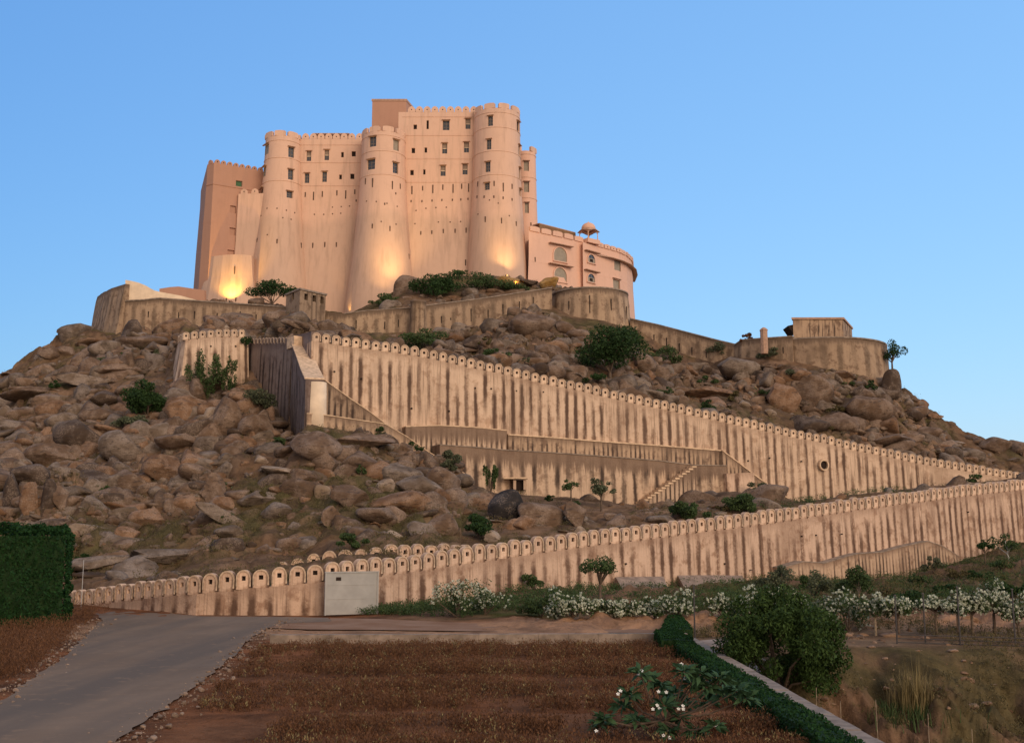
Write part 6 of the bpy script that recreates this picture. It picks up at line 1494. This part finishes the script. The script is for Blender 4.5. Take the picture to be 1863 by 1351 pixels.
# garden wall and kerb
B = MB(); n_ = 26
for i in range(n_):
    y0, y1 = 20 + i * (47.9 - 20) / n_, 20 + (i + 1) * (47.9 - 20) / n_; B.box((7.40 + rng.uniform(-.012, .012), (y0 + y1) / 2, -1.4 + rng.uniform(-.01, .01)), (.74, y1 - y0 - .012, 3.3))
o = B.build('garden_wall', MT['kerb']); tag(o, 'low pale garden wall running from the bottom edge up towards the kerb, beside the box hedge', 'wall')
B = MB(); x0 = P(492, 1165, 48.2).x; n_ = 14
for i in range(n_):
    a, b = x0 + (7.5 - x0) * i / n_, x0 + (7.5 - x0) * (i + 1) / n_; B.box(((a + b) / 2, 48.25 + rng.uniform(-.01, .01), .02), (b - a - .01, .35, .66 + .12 * (i / n_)))
o = B.build('kerb_wall', MT['kerb']); tag(o, 'low pale kerb wall between the dry crop and the dirt path', 'kerb')
# bare concrete apron in the corner behind the wall
B = MB(); a = [(7.56, 40), (7.56, 47.9), (10.2, 49.5), (10.6, 46), (9.0, 41.5)]
zz = [-.25, .1, .16, -.1, -1.0]; B.add([(x, y, z) for (x, y), z in zip(a, zz)] + [(x, y, z - 3.5) for (x, y), z in zip(a, zz)], [(4, 3, 2, 1, 0)[::-1], (0, 1, 6, 5), (1, 2, 7, 6), (2, 3, 8, 7), (3, 4, 9, 8), (4, 0, 5, 9)])
o = B.build('concrete_slab', MT['concrete']); tag(o, 'grey concrete slope in the corner between the garden wall and the big dark tree', 'slab')

# ------------------------------------------------------------------ big tree by the gully
v = P(1421, 1262, 41.5); g = gz_at(v.x, v.y)
plant('neem_tree', 'big dense dark green tree with drooping clumps beside the garden wall', 'tree', 1421, 1262, 208, (P(1421, 1086, 41.5).z - g) * 2000 / 41.5, 'leaf_neem', 34000, .07, 95, Y=41.5, trunk=.0, style='droop', zbase=g, asp=.42)

# ------------------------------------------------------------------ frangipani in front
def frangipani():
    RO = [(830,700),(1060,640),(1000,790),(1110,720),(1210,745),(1310,690),(1480,820),(690,800),(520,965),(740,975),(925,870),(1075,850),(1225,835),(1270,1010),(955,1075),(1140,1090),(1390,745),(765,655),(900,735),(1170,660),(640,870),(1330,790),(1040,960),(1420,770),(500,1040)]
    FL = [(745,665),(775,640),(605,800),(585,825),(880,768),(942,773),(1057,692),(1040,590),(1130,680),(1165,675),(1180,735),(1258,705),(870,878),(888,903),(835,908),(1040,905),(1075,882),(1078,908),(455,1065),(915,1088),(963,1105),(1263,1010),(1290,1025),(1317,1015)]
    r_ = np.random.default_rng(77); bx, by = P(1205, 1300, 25.6).x, 25.6; g = gz_at(bx, by)
    root = empty('frangipani_tree', (bx, by, g)); tag(root, 'low frangipani tree with leafy rosettes and small white flowers in front of the dry crop', 'tree')
    fork = Vector((bx, by, g + .45)); B = MB(); B.tube((bx, by, g - .15), fork, .075, .06, 8); B.build('trunk', MT['bark'], root)
    cen = []
    BR = MB(); V, F = [], []
    for x, y in RO:
        Y = 25.6 + r_.uniform(-.9, .9); c_ = P(960 + x / 3.726, 1050 + y / 3.726, Y); c_.z = max(c_.z, gz_at(c_.x, c_.y) + .25); cen.append(c_)
        mid = fork.lerp(c_, .55) + Vector((r_.uniform(-.08, .08), r_.uniform(-.08, .08), -.12)); BR.tube(fork, mid, .028, .02, 6); BR.tube(mid, c_, .02, .014, 6)
        for j in range(30):
            az = j * 2.4 + r_.uniform(-.2, .2); el = math.radians(r_.uniform(-30, 48)); L = r_.uniform(.28, .42); w = .058; d_ = Vector((math.cos(az) * math.cos(el), math.sin(az) * math.cos(el), math.sin(el))); s_ = Vector((-math.sin(az), math.cos(az), 0))
            ro = r_.uniform(-1.1, 1.1); s_ = (s_ * math.cos(ro) + d_.cross(s_) * math.sin(ro)).normalized(); b = len(V); p0 = c_ + d_ * .03; m_ = c_ + d_ * L * .55 + Vector((0, 0, .02)); t_ = c_ + d_ * L - Vector((0, 0, .05))
            V += [p0, m_ + s_ * w - Vector((0, 0, .012)), t_, m_ - s_ * w - Vector((0, 0, .012)), m_]; F += [(b, b+1, b+4), (b+1, b+2, b+4), (b+2, b+3, b+4), (b+3, b, b+4)]
    BR.build('branch', MT['bark'], root); mesh_np('foliage', np.array([tuple(q) for q in V]), F, MT['leaf_frangi'], root)
    for x, y in FL:
        c0 = P(960 + x / 3.726, 1050 + y / 3.726, 25.0); near = min(cen, key=lambda q: (q - c0).length); c_ = c0.lerp(near, .15) + Vector((0, 0, .03)); V, F = [], []
        for j in range(5):
            az = j * 1.2566 + r_.uniform(-.1, .1); up = Vector((.1, -.75, .6)).normalized(); e1 = up.orthogonal().normalized(); e2 = up.cross(e1); d_ = e1 * math.cos(az) + e2 * math.sin(az); s_ = e1 * -math.sin(az) + e2 * math.cos(az)
            b = len(V); V += [c_, c_ + d_ * .028 + s_ * .016 + up * .012, c_ + d_ * .048 + up * .016, c_ + d_ * .028 - s_ * .016 + up * .012]; F.append((b, b+1, b+2, b+3))
        mesh_np('flower', np.array([tuple(q) for q in V]), F, MT['petal'], root)
MT['leaf_frangi'] = leafmat('frangipani_leaves', (0.022, 0.055, 0.024), (0.070, 0.130, 0.055))
frangipani()
# ------------------------------------------------------------------ dry crop, dry bank and weeds: nobody could count them
ex = [(G(px, py).y, G(px, py).x) for px, py in ((205,1351),(300,1290),(350,1252),(400,1214),(452,1165),(486,1142))]
ex.sort(); road_x = lambda y: float(np.interp(y, [e[0] for e in ex], [e[1] for e in ex]))
def scatter(name, label, pts, mat, leaf, per, h, w, seed, cat='plants', asp=.35, up=.8):
    r_ = np.random.default_rng(seed); V = []; base = 0
    pts = np.array(pts); n = len(pts) * per; idx = np.repeat(np.arange(len(pts)), per)
    sc = pts[idx, 3]; hh = r_.random(n) ** .8 * h * sc; an = r_.uniform(0, 6.28, n); rr = np.sqrt(r_.random(n)) * w * sc * (.45 + .55 * hh / (h * sc + 1e-6))
    c_ = np.stack([pts[idx, 0] + np.cos(an) * rr, pts[idx, 1] + np.sin(an) * rr, pts[idx, 2] + hh + .02], 1)
    a = r_.normal(size=(n, 3)); a[:, 2] = np.abs(a[:, 2]) + up; a /= np.linalg.norm(a, axis=1)[:, None]; b = np.cross(a, r_.normal(size=(n, 3))); b /= np.linalg.norm(b, axis=1)[:, None]
    s_ = leaf * r_.uniform(.5, 1.5, n)[:, None]; V = np.stack([c_ - a * s_, c_ + b * s_ * asp, c_ + a * s_, c_ - b * s_ * asp], 1).reshape(-1, 3)
    o = mesh_np(name, V, np.arange(4 * n).reshape(-1, 4), MT[mat]); tag(o, label, cat, kind='stuff'); return o
pts, pts2 = [], []
bare = [(28.6, 1.05), (35.6, 1.15), (31.9, .45), (41.0, .8), (25.3, .5)]
for i in range(14000):
    y = rng.uniform(23.5, 46.2); x = rng.uniform(road_x(y) + .7 + (1.6 if y < 31 else 0) * max(0, (31 - y) / 7), 6.15)
    if any(abs(y + .25 * math.sin(x * .8) - b) < w for b, w in bare): continue
    d = vnoise(np.array([x * .5]), np.array([y * .9]), s=3)[0]
    if d < -.35 and rng.random() < .8: continue
    if y < 27.5 and x < road_x(y) + 3.4: continue
    if x < road_x(y) + 3 and rng.random() < .35: continue
    q = (x, y, gz_at(x, y), rng.uniform(.6, 1.25) * (1 if x > road_x(y) + 2 else .6)); (pts if rng.random() < .9 else pts2).append(q)
scatter('dry_crop', 'withered reddish-brown crop plants filling the field in front', pts, 'leaf_dry', .033, 30, .36, .20, 21)
scatter('dry_crop', 'straw-coloured weeds mixed through the withered crop', pts2, 'leaf_drygreen' if 'leaf_drygreen' in MT else 'leaf_straw', .033, 18, .38, .18, 22)
pts = []
for i in range(2600):
    px = rng.uniform(-60, 205); py = rng.uniform(1112, 1262); v = G(px, py)
    if v.x > float(np.interp(v.y, *zip(*sorted((g2(a, b)[1], g2(a, b)[0]) for a, b in ((0,1275),(62,1234),(120,1192),(152,1160),(184,1130),(190,1119)))))) - .5: continue
    if py > 1238 - px * .18: continue
    pts.append((v.x, v.y, gz_at(v.x, v.y), rng.uniform(.6, 1.4)))
scatter('dry_grass', 'dry brown grass on the bank between the tall hedge and the road', pts, 'leaf_dry', .05, 30, .55, .28, 23, 'grass', .22, 1.4)
pts = []
for i in range(5200):   # strip of low green weeds in front of the lower wall
    x = rng.uniform(-9, 42); Yw = float(np.interp(x / 70, [P(t[0], 1050, t[3]).x / t[3] for t in LW], [t[3] for t in LW])); Yw = min(Yw, 110)
    y = rng.uniform(58.8, min(Yw - .3, 60 + (Yw - 60) * 1.0)); s = x / y
    if x < -3 and y < 62 + (-3 - x) * .6: continue
    px = proj(x, y, 0)[0]
    if px > 1880: continue
    d = vnoise(np.array([x * .25]), np.array([y * .35]), s=13)[0]
    if d < -.1: continue
    pts.append((x, y, gz_at(x, y), rng.uniform(.5, 1.3)))
scatter('weeds', 'low green weeds on the bank in front of the lower wall', pts, 'leaf_mid', .055, 34, .5, .42, 24, 'weeds', .4, .4)
pts = []
for i in range(2600):
    x = rng.uniform(8.2, 24); y = rng.uniform(34, 57); d = vnoise(np.array([x * .35]), np.array([y * .35]), s=19)[0]
    if d < .0: continue
    if gz_at(x, y) < -4.2: continue
    pts.append((x, y, gz_at(x, y), rng.uniform(.4, 1.2)))
scatter('scrub', 'olive and straw scrub on the eroded gully slope', pts, 'leaf_olive' if 'leaf_olive' in MT else 'leaf_grey', .045, 26, .34, .34, 25, 'scrub', .3, .6)
pts = []; tr_ = 0
while len(pts) < 3600 and tr_ < 20000:
    tr_ += 1; px = rng.uniform(-60, 1900); py = rng.uniform(500, 1065); r_ = hit(px, py, 68, 200)
    if r_ is None or not (hills_ok(r_[3]) or (r_[3] == LN['O'] and py < 560)): continue
    d = fbm(np.array([r_[0] / 7]), np.array([r_[1] / 7]), s=50)[0]
    if d < .02 and rng.random() < .8: continue
    pts.append((*r_[:3], rng.uniform(.5, 1.5)))
scatter('hill_grass', 'thin olive grass and weeds between the boulders on the hill', pts, 'leaf_olive' if 'leaf_olive' in MT else 'leaf_grey', .07, 26, .38, .55, 26, 'grass', .3, .5)
# a few loose stones by the path
for px, py, s_, lb in [(980,1131,20,'pale flat stone at the edge of the weeds, left of the low white bushes'),(1118,1130,12,'small pale stone under the flat white-flowering bush')]:
    v = G(px, py); vv_, f_ = rock_shape(900 + px, 3, .5, .3); k = v.y / 2000 * s_ * .5; me = bpy.data.meshes.new('stone'); me.from_pydata((vv_ * k).tolist(), [], f_.tolist()); me.materials.append(MT['rock']); me.polygons.foreach_set('use_smooth', np.ones(len(f_), bool))
    o = bpy.data.objects.new('stone', me); C.objects.link(o); o.location = (v.x, v.y, .05); o.color = (.42, .30, .22, 1); tag(o, lb, 'stone')
B = MB(); v = G(147, 1112); B.tube((v.x, v.y, 0), (v.x, v.y, P(147, 1018, v.y).z), .022, .018, 6); o = B.build('thin_pole', MT['pale_metal']); tag(o, 'thin pale pole standing at the right end of the tall hedge', 'pole')
v = G(229, 1106); B = MB(); B.tube((v.x, v.y - .3, 0), (v.x, v.y - .3, 1.45), .05, .045, 8); o = B.build('iron_post', MT['sill']); tag(o, 'short rusty post against the merlons of the lower wall near the hedge', 'post')

# clods and stones on the eroded bank
vv, ff, tt = [], [], []; nb = 0
for i in range(420):
    x = rng.uniform(8, 24); y = rng.uniform(31, 57); z = gz_at(x, y); v, f = rng.choice(lo); rad = min(.35, .045 * rng.paretovariate(1.5)); w = v * rad * np.array([rng.uniform(.8, 1.4), 1, .8]); vv.append(w + np.array([x, y, z])); ff.append(f + nb); nb += len(v)
    j = rng.uniform(.7, 1.4); tt.append(np.tile(np.array([.26 * j, .16 * j, .10 * j, 1.0]), (len(v), 1)))
o = mesh_np('clods', np.concatenate(vv), np.concatenate(ff), MT['rock_many'], None, True)
at = o.data.color_attributes.new('tint', 'FLOAT_COLOR', 'POINT'); at.data.foreach_set('color', np.concatenate(tt).ravel())
tag(o, 'earth clods and small stones strewn over the gully bank', 'clods', kind='stuff')

# gravel spilling over the edges of the road
vv, ff, tt = [], [], []; nb = 0; edge_l = sorted((g2(a, b)[1], g2(a, b)[0]) for a, b in ((0,1275),(62,1234),(120,1192),(152,1160),(184,1130)))
for i in range(1500):
    y = rng.uniform(24, 62); left = rng.random() < .5
    ex_ = float(np.interp(y, *zip(*edge_l))) if left else road_x(y)
    x = ex_ + rng.gauss(-.25 if left else .25, .38); v, f = lo[i % len(lo)]; rad = min(.09, .014 * rng.paretovariate(1.6)); w = v * rad; vv.append(w + np.array([x, y, .03 if not left else .03])); ff.append(f + nb); nb += len(v)
    j = rng.uniform(.8, 1.4); tt.append(np.tile(np.array([.27 * j, .19 * j, .14 * j, 1.0]), (len(v), 1)))
o = mesh_np('gravel', np.concatenate(vv), np.concatenate(ff), MT['rock_many'], None, True)
at = o.data.color_attributes.new('tint', 'FLOAT_COLOR', 'POINT'); at.data.foreach_set('color', np.concatenate(tt).ravel())
tag(o, 'loose gravel spilling along both edges of the road', 'gravel', kind='stuff')
# low shrubs here and there on the hill
sh, used, tr_ = [], set(), 0
while len(sh) < 34 and tr_ < 3000:
    tr_ += 1; px = rng.uniform(10, 1830); py = rng.uniform(600, 1030); r_ = hit(px, py, 70, 190)
    if r_ is None or not hills_ok(r_[3]) or too_near(r_) or (r_[3] == LN['J0'] and px > 300): continue
    if any(math.hypot(px - a, py - b) < 45 for a, b in sh): continue
    mt, cl_ = rng.choice([('leaf_mid', 'green'), ('leaf_grey', 'grey-green'), ('leaf_olive', 'olive'), ('leaf_dark', 'dark green')]); w_, grp = where(px, py)
    lb = f"low {cl_} shrub among rocks {w_}"
    if lb in used or len(lb.split()) > 16: continue
    used.add(lb); sh.append((px, py)); wp = rng.uniform(18, 40)
    plant('low_shrub', lb, 'shrub', px, py, wp, wp * rng.uniform(.5, .75), mt, int(wp * 24), .09 if py > 780 else .12, 8, group='low shrubs scattered over the hill')

# rough scrub on the bank above the right half of the flower row
bs = [(1385,1058,34,30,74,'leaf_grey','grey-green scrub bush right beside the longer apron'),(1530,1075,36,34,70,'leaf_mid','green scrub bush between the twin tree and the pale-stemmed tree'),
 (1605,1072,40,30,74,'leaf_olive','olive scrub bush right of the pale-stemmed tree'),(1672,1052,46,34,80,'leaf_mid','green scrub bush under the humped end of the wall footing'),
 (1700,1030,30,34,92,'leaf_grey','slim grey-green bush against the humped end of the footing'),(1748,1048,44,28,84,'leaf_olive','olive scrub bush on the bank, left of the small leaning tree'),
 (1790,1062,50,30,78,'leaf_dark','dark scrub bush on the bank below the small leaning tree'),(1822,1046,40,26,86,'leaf_mid','green scrub bush below the crooked tree with the white stem'),
 (1570,1052,36,30,84,'leaf_grey','grey-green bush touching the middle of the wall footing'),(1462,1056,34,32,80,'leaf_mid','green bush at the near end of the wall footing')]
for px, py, w, h, Y, mt, lb in bs: plant('bank_shrub', lb, 'shrub', px, py, w * 1.15, h, mt, 1100, .08, 10, Y=Y, group='scrub bushes on the bank under the lower wall')
pts = []
for i in range(2600):
    x = rng.uniform(10, 46); y = rng.uniform(60, 105)
    if y > float(np.interp(x / y, [P(t[0], 1050, t[3]).x / t[3] for t in LW], [t[3] for t in LW])) - 2.2 or proj(x, y, 0)[0] > 1880: continue
    if vnoise(np.array([x * .4]), np.array([y * .3]), s=29)[0] < -.05: continue
    pts.append((x, y, gz_at(x, y), rng.uniform(.5, 1.4)))
scatter('dry_weeds', 'straw and olive weeds mixed over the bank under the lower wall', pts, 'leaf_olive', .06, 24, .5, .4, 31, 'weeds', .25, .9)
